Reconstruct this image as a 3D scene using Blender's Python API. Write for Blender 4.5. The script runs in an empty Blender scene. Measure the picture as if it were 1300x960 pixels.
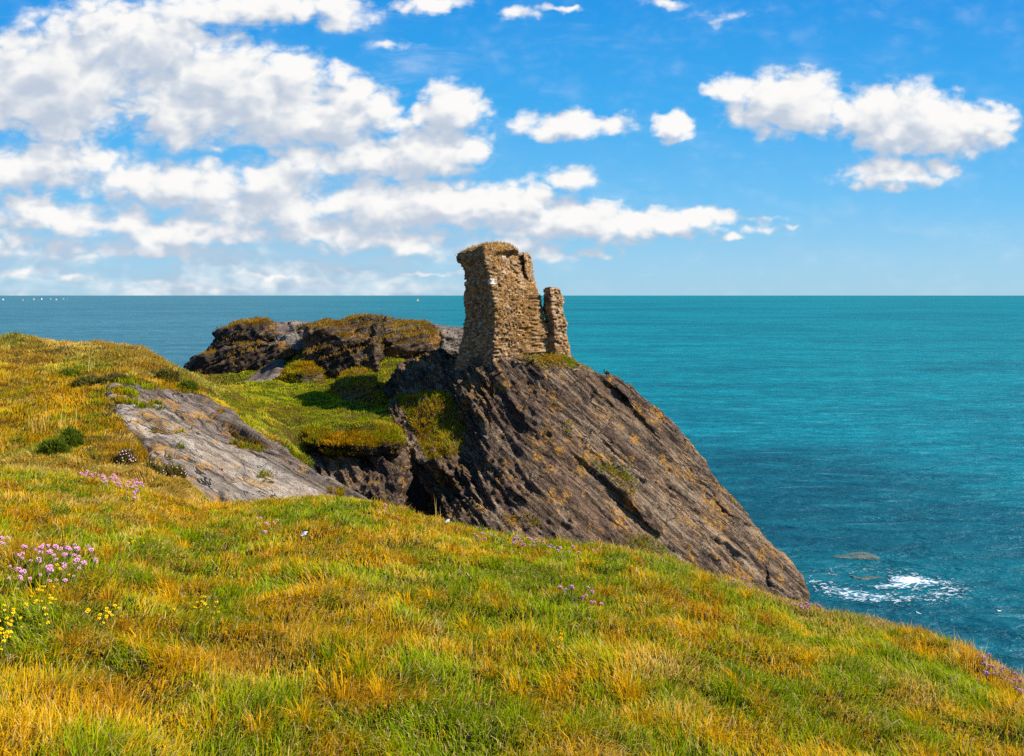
import bpy, bmesh, math, random
import numpy as np
from mathutils import Vector

random.seed(4)
RNG = np.random.default_rng(11)
C = bpy.context.scene
COL = C.collection
F = 1100.0          # focal length in photo pixels
EYE = 15.0          # eye height above the sea (m)
CX, HY = 650.0, 375.0


# ------------------------------------------------------------------ helpers
def at(px, py, Y):
    """point at distance Y seen at photo pixel px,py"""
    return ((px - CX) / F * Y, Y, EYE - (py - HY) / F * Y)


_perm = np.random.default_rng(5).permutation(256)
_perm = np.concatenate([_perm, _perm, _perm]).astype(np.int64)
_g = np.random.default_rng(6).normal(size=(256, 3))
_g /= np.linalg.norm(_g, axis=1)[:, None]


def perlin(p):
    p = np.asarray(p, float)
    i = np.floor(p).astype(np.int64)
    f = p - i
    i &= 255
    w = f * f * f * (f * (f * 6 - 15) + 10)
    out = np.zeros(len(p))
    for dx in (0, 1):
        wx = w[:, 0] if dx else 1 - w[:, 0]
        for dy in (0, 1):
            wy = w[:, 1] if dy else 1 - w[:, 1]
            for dz in (0, 1):
                wz = w[:, 2] if dz else 1 - w[:, 2]
                h = _perm[_perm[_perm[(i[:, 0] + dx) & 255] + ((i[:, 1] + dy) & 255)] + ((i[:, 2] + dz) & 255)]
                g = _g[h]
                d = g[:, 0] * (f[:, 0] - dx) + g[:, 1] * (f[:, 1] - dy) + g[:, 2] * (f[:, 2] - dz)
                out += wx * wy * wz * d
    return out * 1.6


def fbm(p, octv=4, gain=0.5, lac=2.03):
    p = np.asarray(p, float)
    a, s, t = 1.0, np.zeros(len(p)), 0.0
    for k in range(octv):
        s += a * perlin(p + 17.3 * k)
        t += a
        a *= gain
        p = p * lac
    return s / t


def ridged(p, octv=4):
    p = np.asarray(p, float)
    a, s, t = 1.0, np.zeros(len(p)), 0.0
    for k in range(octv):
        s += a * (1 - np.abs(perlin(p + 9.1 * k)) * 2)
        t += a
        a *= 0.5
        p = p * 2.1
    return s / t


def hashf(a, b, c=0):
    v = np.sin(a * 127.1 + b * 311.7 + c * 74.7) * 43758.5453
    return v - np.floor(v)


def sstep(a, b, x):
    t = np.clip((x - a) / (b - a), 0, 1)
    return t * t * (3 - 2 * t)


def xy3(x, y, z=0.0):
    return np.stack([x, y, np.zeros_like(x) + z], 1)


def mesh_np(name, V, faces, smooth=True):
    """faces: (n,k) int array, or list of such arrays"""
    if not isinstance(faces, list):
        faces = [faces]
    me = bpy.data.meshes.new(name)
    me.vertices.add(len(V))
    me.vertices.foreach_set('co', np.asarray(V, np.float32).ravel())
    loops = np.concatenate([f.ravel() for f in faces]).astype(np.int32)
    tot = np.concatenate([np.full(len(f), f.shape[1]) for f in faces]).astype(np.int32)
    st = np.concatenate([[0], np.cumsum(tot)[:-1]]).astype(np.int32)
    me.loops.add(len(loops))
    me.loops.foreach_set('vertex_index', loops)
    me.polygons.add(len(tot))
    me.polygons.foreach_set('loop_start', st)
    me.polygons.foreach_set('use_smooth', np.full(len(tot), smooth, bool))
    me.update(calc_edges=True)
    me.validate()
    return me


def set_col(me, col, name='col'):
    a = me.color_attributes.new(name, 'FLOAT_COLOR', 'POINT')
    c4 = np.ones((len(me.vertices), 4), np.float32)
    c4[:, :3] = col
    a.data.foreach_set('color', c4.ravel())


def link(name, me, mat=None, parent=None, loc=None):
    o = bpy.data.objects.new(name, me)
    COL.objects.link(o)
    if mat is not None:
        me.materials.append(mat)
    if parent is not None:
        o.parent = parent
    if loc is not None:
        o.location = loc
    return o


def tag(o, label, cat, group=None, kind=None):
    o['label'] = label
    o['category'] = cat
    if group:
        o['group'] = group
    if kind:
        o['kind'] = kind
    return o


def empty(name, loc):
    o = bpy.data.objects.new(name, None)
    o.empty_display_size = 0.2
    COL.objects.link(o)
    o.location = loc
    return o


def hull_union(hulls, voxel):
    """closed hulls merged into one skin of even resolution -> verts, normals, faces"""
    bm = bmesh.new()
    for pts in hulls:
        b2 = bmesh.new()
        for p in pts:
            b2.verts.new(p)
        r = bmesh.ops.convex_hull(b2, input=b2.verts)
        junk = {e for k in ('geom_interior', 'geom_unused') for e in r[k] if isinstance(e, bmesh.types.BMVert)}
        bmesh.ops.delete(b2, geom=list(junk), context='VERTS')
        tmp = bpy.data.meshes.new('tmp')
        b2.to_mesh(tmp)
        b2.free()
        bm.from_mesh(tmp)
        bpy.data.meshes.remove(tmp)
    me = bpy.data.meshes.new('tmp')
    bm.to_mesh(me)
    bm.free()
    o = bpy.data.objects.new('tmp', me)
    COL.objects.link(o)
    m = o.modifiers.new('r', 'REMESH')
    m.mode = 'VOXEL'
    m.voxel_size = voxel
    dg = bpy.context.evaluated_depsgraph_get()
    dg.update()
    ev = o.evaluated_get(dg)
    em = ev.to_mesh()
    n = len(em.vertices)
    V = np.empty(n * 3, np.float32)
    em.vertices.foreach_get('co', V)
    Fc = np.empty(len(em.loops), np.int32)
    em.loops.foreach_get('vertex_index', Fc)
    tot = np.empty(len(em.polygons), np.int32)
    em.polygons.foreach_get('loop_total', tot)
    assert (tot == 4).all()
    ev.to_mesh_clear()
    bpy.data.objects.remove(o)
    bpy.data.meshes.remove(me)
    V = V.reshape(-1, 3).astype(float)
    Fc = Fc.reshape(-1, 4)
    # relax the voxel steps
    for _ in range(6):
        V = relax(V, Fc, 0.5)
    return V, Fc


def _acc(Fc_cols, vals, n):
    return np.stack([np.bincount(Fc_cols, vals[:, k], n) for k in range(3)], 1)


def relax(V, Fc, k):
    n = len(V)
    S = np.zeros_like(V)
    cnt = np.zeros(n)
    for i in range(4):
        S += _acc(Fc[:, i], V[Fc[:, (i + 1) % 4]] + V[Fc[:, (i + 3) % 4]], n)
        cnt += 2 * np.bincount(Fc[:, i], minlength=n)
    return V + k * (S / np.maximum(cnt, 1)[:, None] - V)


def normals(V, Fc):
    a, b, c, d = (V[Fc[:, i]] for i in range(4))
    fn = np.cross(c - a, d - b)
    N = np.zeros_like(V)
    for i in range(4):
        N += _acc(Fc[:, i], fn, len(V))
    return N / np.maximum(np.linalg.norm(N, axis=1), 1e-9)[:, None]


def unit(v):
    v = np.asarray(v, float)
    return v / np.linalg.norm(v)


# ------------------------------------------------------------------ materials
def new_mat(name):
    m = bpy.data.materials.new(name)
    m.use_nodes = True
    nt = m.node_tree
    for n in list(nt.nodes):
        nt.nodes.remove(n)
    out = nt.nodes.new('ShaderNodeOutputMaterial')
    return m, nt, out


class NB:
    """tiny node builder"""
    def __init__(self, nt):
        self.nt = nt

    def n(self, typ, **kw):
        nd = self.nt.nodes.new(typ)
        for k, v in kw.items():
            setattr(nd, k, v)
        return nd

    def put(self, sock, v):
        if isinstance(v, bpy.types.NodeSocket):
            self.nt.links.new(v, sock)
        elif v is not None:
            sock.default_value = v

    def math(self, op, a, b=None, c=None, clamp=False):
        nd = self.n('ShaderNodeMath', operation=op, use_clamp=clamp)
        self.put(nd.inputs[0], a)
        if b is not None:
            self.put(nd.inputs[1], b)
        if c is not None:
            self.put(nd.inputs[2], c)
        return nd.outputs[0]

    def vmath(self, op, a, b=None):
        nd = self.n('ShaderNodeVectorMath', operation=op)
        self.put(nd.inputs[0], a)
        if b is not None:
            self.put(nd.inputs[1], b)
        return nd.outputs['Value'] if op in ('DOT_PRODUCT', 'LENGTH') else nd.outputs[0]

    def noise(self, vec, scale, detail=4, rough=0.55, dist=0.0, dims='3D'):
        nd = self.n('ShaderNodeTexNoise', noise_dimensions=dims)
        self.put(nd.inputs['Vector'], vec)
        nd.inputs['Scale'].default_value = scale
        nd.inputs['Detail'].default_value = detail
        nd.inputs['Roughness'].default_value = rough
        nd.inputs['Distortion'].default_value = dist
        return nd.outputs['Fac']

    def mapr(self, v, a, b, c=0.0, d=1.0, smooth=True):
        nd = self.n('ShaderNodeMapRange')
        if smooth:
            nd.interpolation_type = 'SMOOTHSTEP'
        self.put(nd.inputs['Value'], v)
        for k, x in zip(('From Min', 'From Max', 'To Min', 'To Max'), (a, b, c, d)):
            nd.inputs[k].default_value = x
        return nd.outputs['Result']

    def mix(self, f, a, b, typ='MIX'):
        nd = self.n('ShaderNodeMix', data_type='RGBA', blend_type=typ)
        self.put(nd.inputs['Factor'], f)
        for s, v in ((nd.inputs['A'], a), (nd.inputs['B'], b)):
            pass
        ia = [s for s in nd.inputs if s.name == 'A' and s.type == 'RGBA'][0]
        ib = [s for s in nd.inputs if s.name == 'B' and s.type == 'RGBA'][0]
        self.put(ia, a if not isinstance(a, tuple) else (*a[:3], 1))
        self.put(ib, b if not isinstance(b, tuple) else (*b[:3], 1))
        return [s for s in nd.outputs if s.type == 'RGBA'][0]

    def ramp(self, v, stops, interp='LINEAR'):
        nd = self.n('ShaderNodeValToRGB')
        cr = nd.color_ramp
        cr.interpolation = interp
        while len(cr.elements) < len(stops):
            cr.elements.new(0.5)
        for e, (p, c) in zip(cr.elements, stops):
            e.position = p
            e.color = (*c, 1)
        self.put(nd.inputs[0], v)
        return nd.outputs[0]

    def bump(self, h, strength, dist, prev=None):
        nd = self.n('ShaderNodeBump')
        nd.inputs['Strength'].default_value = strength
        nd.inputs['Distance'].default_value = dist
        self.put(nd.inputs['Height'], h)
        if prev is not None:
            self.put(nd.inputs['Normal'], prev)
        return nd.outputs[0]

    def principled(self, out, col, rough=0.8, spec=0.3, normal=None):
        p = self.n('ShaderNodeBsdfPrincipled')
        self.put(p.inputs['Base Color'], col if not isinstance(col, tuple) else (*col[:3], 1))
        self.put(p.inputs['Roughness'], rough)
        self.put(p.inputs['Specular IOR Level'], spec)
        if normal is not None:
            self.put(p.inputs['Normal'], normal)
        self.nt.links.new(p.outputs[0], out.inputs[0])
        return p


def rock_mat(name, A, B, dark, mid, light, lichen=0.5, veg=0.5, vegcol=(0.16, 0.10, 0.02)):
    """slaty rock: A runs along the bedding streaks, B across the beds"""
    m, nt, out = new_mat(name)
    b = NB(nt)
    pos = b.n('ShaderNodeNewGeometry').outputs['Position']
    A, B = unit(A), unit(B)
    Cc = np.cross(A, B)
    comb = b.n('ShaderNodeCombineXYZ')
    for s, ax, k in zip(comb.inputs, (A, B, Cc), (0.16, 2.4, 1.3)):
        b.put(s, b.math('MULTIPLY', b.vmath('DOT_PRODUCT', pos, tuple(ax)), k))
    q = comb.outputs[0]
    n1 = b.noise(q, 1.3, 9, 0.68, 0.35)
    n2 = b.noise(q, 5.0, 6, 0.7, 0.2)
    n3 = b.noise(pos, 0.55, 5, 0.6)
    n4 = b.noise(pos, 6.0, 6, 0.7)
    v = b.math('ADD', b.math('MULTIPLY', n1, 0.55), b.math('MULTIPLY', n2, 0.3))
    v = b.math('ADD', v, b.math('MULTIPLY', n3, 0.15))
    col = b.ramp(v, [(0.40, dark), (0.47, mid), (0.53, tuple(0.6 * x + 0.4 * y for x, y in zip(mid, light))), (0.62, light)])
    # purple-grey / warm variation in broad areas
    col = b.mix(b.mapr(n3, 0.4, 0.62, 0, 0.5), col, b.mix(1.0, col, (1.0, 0.82, 0.66), 'MULTIPLY'))
    n5 = b.noise(q, 0.33, 5, 0.65, 0.5)
    col = b.mix(b.mapr(n5, 0.44, 0.56, 0, 0.85), col, b.mix(1.0, col, (0.46, 0.41, 0.40), 'MULTIPLY'))
    # open joints and bedding cracks
    k1 = b.noise(q, 0.75, 4, 0.6, 0.8)
    k2 = b.noise(pos, 0.7, 4, 0.65, 0.6)
    crack = b.math('MINIMUM', b.mapr(b.math('ABSOLUTE', b.math('SUBTRACT', k1, 0.5)), 0.002, 0.016), b.mapr(b.math('ABSOLUTE', b.math('SUBTRACT', k2, 0.47)), 0.001, 0.007, 0.25, 1.0))
    col = b.mix(crack, tuple(0.6 * x for x in dark), col)
    # pale mineral streaks
    st = b.noise(q, 3.1, 5, 0.6, 0.3)
    col = b.mix(b.mapr(st, 0.66, 0.74, 0, 0.55), col, tuple(min(0.55, x * 1.9) for x in light))
    # lichen crust
    l1 = b.noise(pos, 0.8, 7, 0.72, 0.3)
    lm = b.math('MULTIPLY', b.mapr(l1, 0.63 - 0.06 * lichen, 0.67 - 0.04 * lichen), b.mapr(n4, 0.4, 0.55))
    col = b.mix(b.math('MULTIPLY', lm, 0.85), col, (0.46, 0.22, 0.028))
    # low turf and moss where the rock is flat enough to hold soil
    nz = b.n('ShaderNodeSeparateXYZ')
    b.put(nz.inputs[0], b.n('ShaderNodeNewGeometry').outputs['Normal'])
    l2 = b.noise(pos, 0.9, 6, 0.65)
    up = b.math('ADD', nz.outputs[2], b.math('MULTIPLY', b.math('SUBTRACT', l2, 0.5), 1.6))
    vm = b.mapr(up, 1.0 - 0.3 * veg, 1.12 - 0.3 * veg)
    vc = b.ramp(n4, [(0.3, tuple(0.45 * x for x in vegcol)), (0.5, vegcol), (0.7, (vegcol[0] * 1.6, vegcol[1] * 1.5, vegcol[2] * 1.4))])
    col = b.mix(vm, col, vc)
    nb = b.bump(n1, 1.0, 0.45)
    nb = b.bump(n2, 1.0, 0.16, nb)
    nb = b.bump(n4, 0.6, 0.05, nb)
    nb = b.bump(crack, 0.9, 0.10, nb)
    b.principled(out, col, 0.82, 0.25, nb)
    return m


def attr_mat(name, rough=0.6, trans=0.35, spec=0.2, tcol=(1.0, 1.0, 0.6)):
    m, nt, out = new_mat(name)
    b = NB(nt)
    a = b.n('ShaderNodeVertexColor', layer_name='col')
    p = b.principled(out, a.outputs[0], rough, spec)
    t = b.n('ShaderNodeBsdfTranslucent')
    b.put(t.inputs[0], b.mix(1.0, a.outputs[0], tcol, 'MULTIPLY'))
    mx = b.n('ShaderNodeMixShader')
    mx.inputs[0].default_value = trans
    nt.links.new(p.outputs[0], mx.inputs[1])
    nt.links.new(t.outputs[0], mx.inputs[2])
    nt.links.new(mx.outputs[0], out.inputs[0])
    return m


def plain_mat(name, col, rough=0.6, spec=0.3, var=0.25, scale=30):
    m, nt, out = new_mat(name)
    b = NB(nt)
    tc = b.n('ShaderNodeTexCoord').outputs['Object']
    n = b.noise(tc, scale, 4)
    c = b.mix(n, tuple(x * (1 - var) for x in col), tuple(min(1, x * (1 + var)) for x in col))
    b.principled(out, c, rough, spec)
    return m


def stone_mat(name):
    m, nt, out = new_mat(name)
    b = NB(nt)
    pos = b.n('ShaderNodeNewGeometry').outputs['Position']
    a = b.n('ShaderNodeVertexColor', layer_name='col').outputs[0]
    n1 = b.noise(pos, 9.0, 6, 0.7)
    n2 = b.noise(pos, 1.6, 6, 0.7, 0.4)
    col = b.mix(b.mapr(n1, 0.35, 0.65, 0, 1), b.mix(1.0, a, (0.55, 0.5, 0.45), 'MULTIPLY'), a)
    col = b.mix(b.math('MULTIPLY', b.mapr(n2, 0.50, 0.64), 0.6), col, (0.30, 0.155, 0.035))
    nb = b.bump(n1, 0.8, 0.06)
    b.principled(out, col, 0.9, 0.15, nb)
    return m


# ------------------------------------------------------------------ ground shape
CREST = np.array([(-700, 600, 20), (-100, 602, 20), (0, 602, 20), (100, 610, 20), (180, 627, 19.5), (250, 649, 19),
                  (300, 647, 19), (350, 643, 19), (430, 638, 19.5), (470, 643, 19), (520, 657, 18), (560, 669, 17.5),
                  (620, 683, 17), (700, 698, 16), (780, 704, 15.5), (850, 718, 15), (930, 745, 14), (1000, 772, 13),
                  (1060, 787, 12.5), (1120, 802, 12), (1180, 813, 11.5), (1220, 827, 11), (1260, 852, 10),
                  (1300, 880, 9), (1400, 945, 8), (1600, 1060, 6.5), (2300, 1300, 5)], float)
H0 = 1.9


def smooth_interp(x, xs, ys):
    w = 0.0
    o = 0
    for d, k in ((-0.018, .25), (0, .5), (0.018, .25)):
        o = o + k * np.interp(x + d, xs, ys)
    return o


def z_fore(X, Y):
    r = np.hypot(X, Y)
    th = np.clip(np.arctan2(X, Y), -0.95, 0.95)
    u = np.tan(th)
    d = r * np.cos(th)
    us = (CREST[:, 0] - CX) / F
    sc = smooth_interp(u, us, (CREST[:, 1] - HY) / F)
    yc = smooth_interp(u, us, CREST[:, 2])
    bq = H0 / yc ** 2
    aq = sc - 2 * H0 / yc
    h = H0 + aq * d + bq * d * d + 0.05 * np.maximum(0, d - 1.12 * yc) ** 2
    behind = np.abs(np.arctan2(X, Y)) > 1.6
    return EYE - np.minimum(h, 22) + 0 * behind


MID = [at(*p) for p in [
    (0, 447, 42), (-150, 447, 42), (-400, 450, 42), (-800, 460, 42), (60, 448, 42), (110, 446, 41), (170, 442, 40), (190, 451, 38.5), (215, 465, 37), (250, 495, 35.5),
    (0, 500, 31), (100, 500, 31), (60, 462, 36), (140, 464, 36), (0, 560, 26), (100, 560, 26), (0, 596, 23), (100, 604, 22.5),
    (180, 614, 22.5), (230, 616, 23.5), (250, 645, 22), (-300, 500, 31), (-300, 596, 23),
    # under the slab
    (140, 494, 31), (200, 506, 31.5), (262, 518, 32.5), (300, 548, 31), (350, 578, 30), (400, 608, 28.5), (460, 642, 27.5),
    (160, 549, 27.5), (200, 594, 25.5), (230, 616, 24.5), (262, 648, 23.5), (330, 650, 24.5),
    # bank and hollow
    (290, 517, 36), (340, 545, 35), (400, 592, 32),
    (250, 490, 40), (300, 492, 45), (340, 482, 48), (400, 492, 45), (450, 482, 47), (400, 520, 40), (460, 540, 38), (500, 530, 40),
    (450, 566, 36), (388, 553, 36.5), (500, 562, 36.5), (420, 562, 36.2), (475, 566, 36.2), (480, 500, 44), (520, 500, 44), (560, 480, 46), (520, 560, 38),
    (240, 482, 50), (300, 468, 54), (400, 450, 54), (500, 440, 54), (580, 430, 54),
]] + [  # gully and seaward ground
    (-4.6, 34.8, 4.0), (-5.2, 29.5, 5.8), (-5.9, 31, 5.4), (-5.6, 34.8, 4.2), (-6.6, 34.8, 4.6), (-3.8, 34.8, 4.0), (-7.4, 34.8, 5.5), (-8.0, 34.6, 7.2), (-6.2, 34.0, 4.4), (-3.6, 32, 4.2), (-5.2, 32, 4.8), (-2, 30, 3), (-4.0, 29, 4.5), (-3, 26, 5),
    (1, 33, 2), (5, 34, 0), (9, 36, -2), (14, 38, -3), (14, 30, -2), (8, 25, 2), (3, 24, 4), (16, 20, -3), (18, 45, -4), (10, 52, -4), (0, 60, -4), (-12, 64, -4),
    (-18, 46, 6), (-19, 52, 3), (-23, 56, -2), (-26, 50, 3), (-40, 52, 4), (-40, 62, -4), (-70, 60, -4), (-25, 70, -5), (-10, 72, -5), (10, 70, -5), (25, 30, -5), (30, 50, -5),
    (-10, 14, 8.5), (0, 12, 7), (8, 12, 4), (-30, 12, 8.5), (-10, 0, 6), (0, 0, 6), (10, 0, 4), (-60, 0, 8), (-60, 30, 11), (30, 0, -3), (0, -40, 6), (50, -40, -3), (-60, -40, 8), (60, 20, -5), (-90, 40, 11),
    (-1, 40, 6), (2, 44, 4), (-2, 46, 6),
]
MID = np.array(MID)


def rbf_fit(P, z):
    D = np.hypot(P[:, None, 0] - P[None, :, 0], P[:, None, 1] - P[None, :, 1])
    n = len(P)
    K = np.sqrt(D * D + 0.25)
    M = np.zeros((n + 1, n + 1))
    M[:n, :n] = K
    M[:n, n] = M[n, :n] = 1
    M[:n, :n] += -np.eye(n) * 0.05
    return np.linalg.solve(M, np.concatenate([z, [0]]))


MW = rbf_fit(MID[:, :2], MID[:, 2])


def z_mid(X, Y):
    o = np.zeros(len(X)) + MW[-1]
    for (x, y, _), w in zip(MID, MW[:-1]):
        o += w * np.sqrt((X - x) ** 2 + (Y - y) ** 2 + 0.25)
    return o


def inpoly(px, py, poly):
    c = np.zeros(len(px), bool)
    j = len(poly) - 1
    for i in range(len(poly)):
        xi, yi = poly[i]
        xj, yj = poly[j]
        m = ((yi > py) != (yj > py)) & (px < (xj - xi) * (py - yi) / (yj - yi + 1e-12) + xi)
        c ^= m
        j = i
    return c


slab_top = [at(*p) for p in [(140, 491, 31), (165, 488, 31.5), (205, 498, 32), (258, 508, 32.5), (300, 540, 31), (350, 571, 30), (400, 602, 28.8), (466, 633, 27.7),
                             (492, 655, 27), (410, 700, 24.5), (262, 652, 23.6), (232, 614, 24.6), (198, 592, 25.6), (160, 548, 27.6), (138, 505, 30)]]
_sc = np.mean([p[:2] for p in slab_top], 0)
SLAB_IN = [tuple(_sc + (np.array(p[:2]) - _sc) * 0.88) for p in slab_top]


def ground_z(X, Y):
    r = np.hypot(X, Y)
    wf = np.clip((r - 27) / 5, 0, 1)
    zf, zm = z_fore(X, Y), z_mid(X + wf * 0.45 * fbm(xy3(X * 0.8, Y * 0.8, 9), 3), Y + wf * 0.45 * fbm(xy3(X * 0.8, Y * 0.8, 19), 3))
    k = 0.22
    m = np.maximum(zf, zm)
    z = m + k * np.log(np.exp((zf - m) / k) + np.exp((zm - m) / k)) - k * np.log(2) * np.exp(-((zf - zm) / 0.5) ** 2)
    amp = np.clip((r - 1.0) / 6.0, 0, 1)
    z = z + amp * (0.07 * fbm(xy3(X * 0.9, Y * 0.9), 3) + 0.12 * fbm(xy3(X * 0.28 + 7, Y * 0.28), 2))
    z = z + np.clip((r - 20) / 6, 0, 1) * (0.22 * fbm(xy3(X * 0.5 + 3, Y * 0.5, 2), 3) + 0.16 * (ridged(xy3(X * 0.8, Y * 0.8, 5), 2) - 0.5))
    z = z - 0.40 * inpoly(X, Y, SLAB_IN)
    # tussocks
    z = z + amp * 0.13 * np.maximum(0, fbm(xy3(X * 1.7 + 40, Y * 1.7), 2) + 0.15)
    return z


th_in = np.linspace(-0.72, 0.72, 640)
th = np.concatenate([np.linspace(-math.pi, -0.74, 60)[:-1], th_in, np.linspace(0.74, math.pi, 60)])
rr = np.concatenate([[0.05, 0.6], np.exp(np.linspace(math.log(1.2), math.log(22), 330)), np.linspace(22.1, 60, 290), np.linspace(62, 110, 20)])
TH, RR = np.meshgrid(th, rr)
GX, GY = (RR * np.sin(TH)).ravel(), (RR * np.cos(TH)).ravel()
GZ = ground_z(GX, GY)
nt_, nr_ = len(th), len(rr)
ii, jj = np.meshgrid(np.arange(nr_ - 1), np.arange(nt_ - 1), indexing='ij')
v0 = (ii * nt_ + jj).ravel()
GF = np.stack([v0, v0 + nt_, v0 + nt_ + 1, v0 + 1], 1)


def ground_mat():
    m, nt, out = new_mat('turf_soil')
    b = NB(nt)
    pos = b.n('ShaderNodeNewGeometry').outputs['Position']
    n1 = b.noise(pos, 0.6, 6, 0.65)
    n2 = b.noise(pos, 5.0, 7, 0.75)
    n3 = b.noise(pos, 40, 4, 0.7)
    col = b.ramp(n1, [(0.35, (0.05, 0.055, 0.008)), (0.5, (0.12, 0.085, 0.014)), (0.65, (0.2, 0.12, 0.03))])
    col = b.mix(b.mapr(n2, 0.35, 0.7, 0, 0.7), b.mix(1.0, col, (0.5, 0.5, 0.4), 'MULTIPLY'), col)
    nz = b.n('ShaderNodeSeparateXYZ')
    b.put(nz.inputs[0], b.n('ShaderNodeNewGeometry').outputs['Normal'])
    steep = b.mapr(b.math('ADD', nz.outputs[2], b.math('MULTIPLY', b.math('SUBTRACT', n2, 0.5), 0.3)), 0.52, 0.68)
    rock = b.ramp(n2, [(0.3, (0.010, 0.007, 0.005)), (0.55, (0.032, 0.023, 0.015)), (0.75, (0.09, 0.068, 0.045))])
    col = b.mix(steep, rock, col)
    nb = b.bump(n2, 0.8, 0.15)
    nb = b.bump(n3, 0.8, 0.03, nb)
    b.principled(out, col, 0.95, 0.1, nb)
    return m


me = mesh_np('grassy_ground', np.stack([GX, GY, GZ], 1), GF)
g = link('grassy_ground', me, ground_mat())
tag(g, 'grassy headland ground falling towards the sea', 'ground', kind='structure')

# ------------------------------------------------------------------ rocks
AX = unit(np.array(at(960, 735, 41)) - np.array(at(640, 452, 40)))
P0 = np.array(at(640, 452, 39.6))
NF = unit(np.cross(np.array(at(1000, 712, 42)) - P0, np.array(at(602, 690, 33.5)) - P0))
if NF[1] > 0:
    NF = -NF
# beds lie at a slant to the lit face
BX = unit(np.cross(AX, (0.18, 1.0, 0.12)))
BX = BX * np.sign(BX[2])


def rock_displace(V, Fc, A, B, big=0.5, step=0.35, fine=0.12, layer=0.55, seed=0.0, blocks=0.25, amps=(0.5, 0.36, 0.17, 0.08), lee=0.0):
    BEDS = [(layer * f, ln, am) for f, ln, am in zip((2.1, 0.8, 0.32, 0.15), (5.0, 2.1, 0.9, 0.5), amps)]
    N = normals(V, Fc)
    A = unit(A)
    B = unit(B - np.dot(A, B) * A)
    Cc = np.cross(A, B)
    a, bb, c = V @ A, V @ B, V @ Cc
    s = np.full(len(V), seed)
    d = big * fbm(V * 0.22 + seed, 3)
    d += 0.6 * step * fbm(np.stack([a * 0.13 + s, bb * 0.8, c * 0.5], 1), 4)
    w0 = bb + 0.16 * fbm(V * 0.35 + 3 + seed, 3) + 0.05 * perlin(V * 1.7)
    w0 = w0 + 0.45 * layer * perlin(np.stack([w0 * 0.7 / layer, a * 0.05, s], 1)) + 0.3 * layer * perlin(np.stack([w0 * 0.35, a * 0.2, c * 0.2 + s], 1))
    patch = sstep(-0.35, 0.35, fbm(np.stack([a * 0.18, bb * 0.35, c * 0.3 + s], 1), 2))
    a0 = a + 0.5 * fbm(V * 0.5 + 9 + seed, 3)
    # beds broken off at different lengths, at three thicknesses
    for k, (lay_t, ln, am) in enumerate(BEDS):
        lay = np.floor(w0 / lay_t)
        fr = w0 / lay_t - lay
        blk = np.floor(a0 / ln + hashf(lay, 3.3 + k, seed) * 7)
        hb = hashf(lay, blk, seed + k) - 0.5
        seg = perlin(np.stack([a * 0.25 / ln + lay * 7.7, lay * 3.3 + s, c * 0.3 + k], 1))
        d += step * am * (0.35 + 0.9 * patch) * (1.5 * hb + 0.8 * np.tanh(seg * 4) + 0.4 * (fr - 0.5))
        # thin dark clefts between beds
        d -= step * am * 0.5 * (fr < 0.10) * (hashf(lay, 9.0, seed) > 0.5)
    d += fine * (ridged(np.stack([a * 0.5, bb * 3.0, c * 1.6], 1) + seed, 4) - 0.5)
    rough = 1 + lee * sstep(0.05, 0.6, -N[:, 0])
    d = d * (0.6 + 0.4 * rough) + blocks * rough * (ridged(V * 0.7 + seed, 4) - 0.45) + 0.5 * blocks * (rough - 1) * (np.floor(3 * fbm(V * 0.9 + 5, 2)) / 3)
    d += 0.35 * fine * fbm(V * 5.0, 2)
    return V + N * d[:, None]


def to_obj(name, V, Fc, mat, parent=None, org=None):
    if org is None:
        org = np.array([V[:, 0].mean(), V[:, 1].mean(), V[:, 2].min()])
    me = mesh_np(name, V - org, Fc)
    return link(name, me, mat, parent, loc=org if parent is None else None), org


def base(pts, dz=6, grow=0.0):
    """pts plus copies carried down into the ground"""
    P = [tuple(p) for p in pts]
    mx, my = np.mean([p[0] for p in P]), np.mean([p[1] for p in P])
    g1 = 1 + grow
    return P + [(mx + (x - mx) * g1, my + (y - my) * g1, z - dz) for x, y, z in P]


crag_mat = rock_mat('slate_crag', AX, BX, (0.022, 0.014, 0.009), (0.150, 0.096, 0.057), (0.42, 0.305, 0.20), lichen=1.6, veg=0.20)
main = [at(*p) for p in [
    (574, 450, 42), (590, 440, 42.6), (628, 455, 39.4), (690, 456, 39.7), (720, 451, 41), (720, 452, 43.5),
    (764, 475, 41), (800, 496, 41.3), (850, 541, 41.6), (895, 600, 42), (926, 634, 42), (956, 672, 42), (996, 718, 42), (1026, 752, 42),
    (1030, 785, 41.8), (1000, 820, 39.5), (850, 740, 36.8), (850, 860, 34.5),
    (608, 570, 36.6), (603, 640, 35), (600, 700, 33.6), (590, 980, 28.6),
    (505, 485, 43), (480, 560, 41), (470, 640, 38), (455, 760, 35),
    (800, 500, 46), (900, 610, 46), (1010, 800, 45), (600, 450, 47), (520, 480, 47)]]
main += [(11, 47, -2), (3, 50, -2), (-6, 48, -1), (-6, 36, -1), (13, 41, -2), (4, 30, -2)]
shoulder = base([at(*p) for p in [(492, 512, 40.3), (500, 504, 41), (566, 500, 39.5), (590, 548, 37.6), (575, 592, 36), (510, 580, 36.8), (492, 545, 38.5)]], 7)
flank = base([at(*p) for p in [(478, 496, 44), (500, 470, 45), (545, 447, 44), (585, 443, 42), (590, 470, 40), (520, 500, 42)]], 6)
buttress = base([at(*p) for p in [(446, 592, 35.8), (468, 580, 36.2), (506, 574, 37), (512, 600, 35), (494, 640, 33.6), (462, 632, 34.2), (440, 618, 34.8)]], 6)
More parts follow.
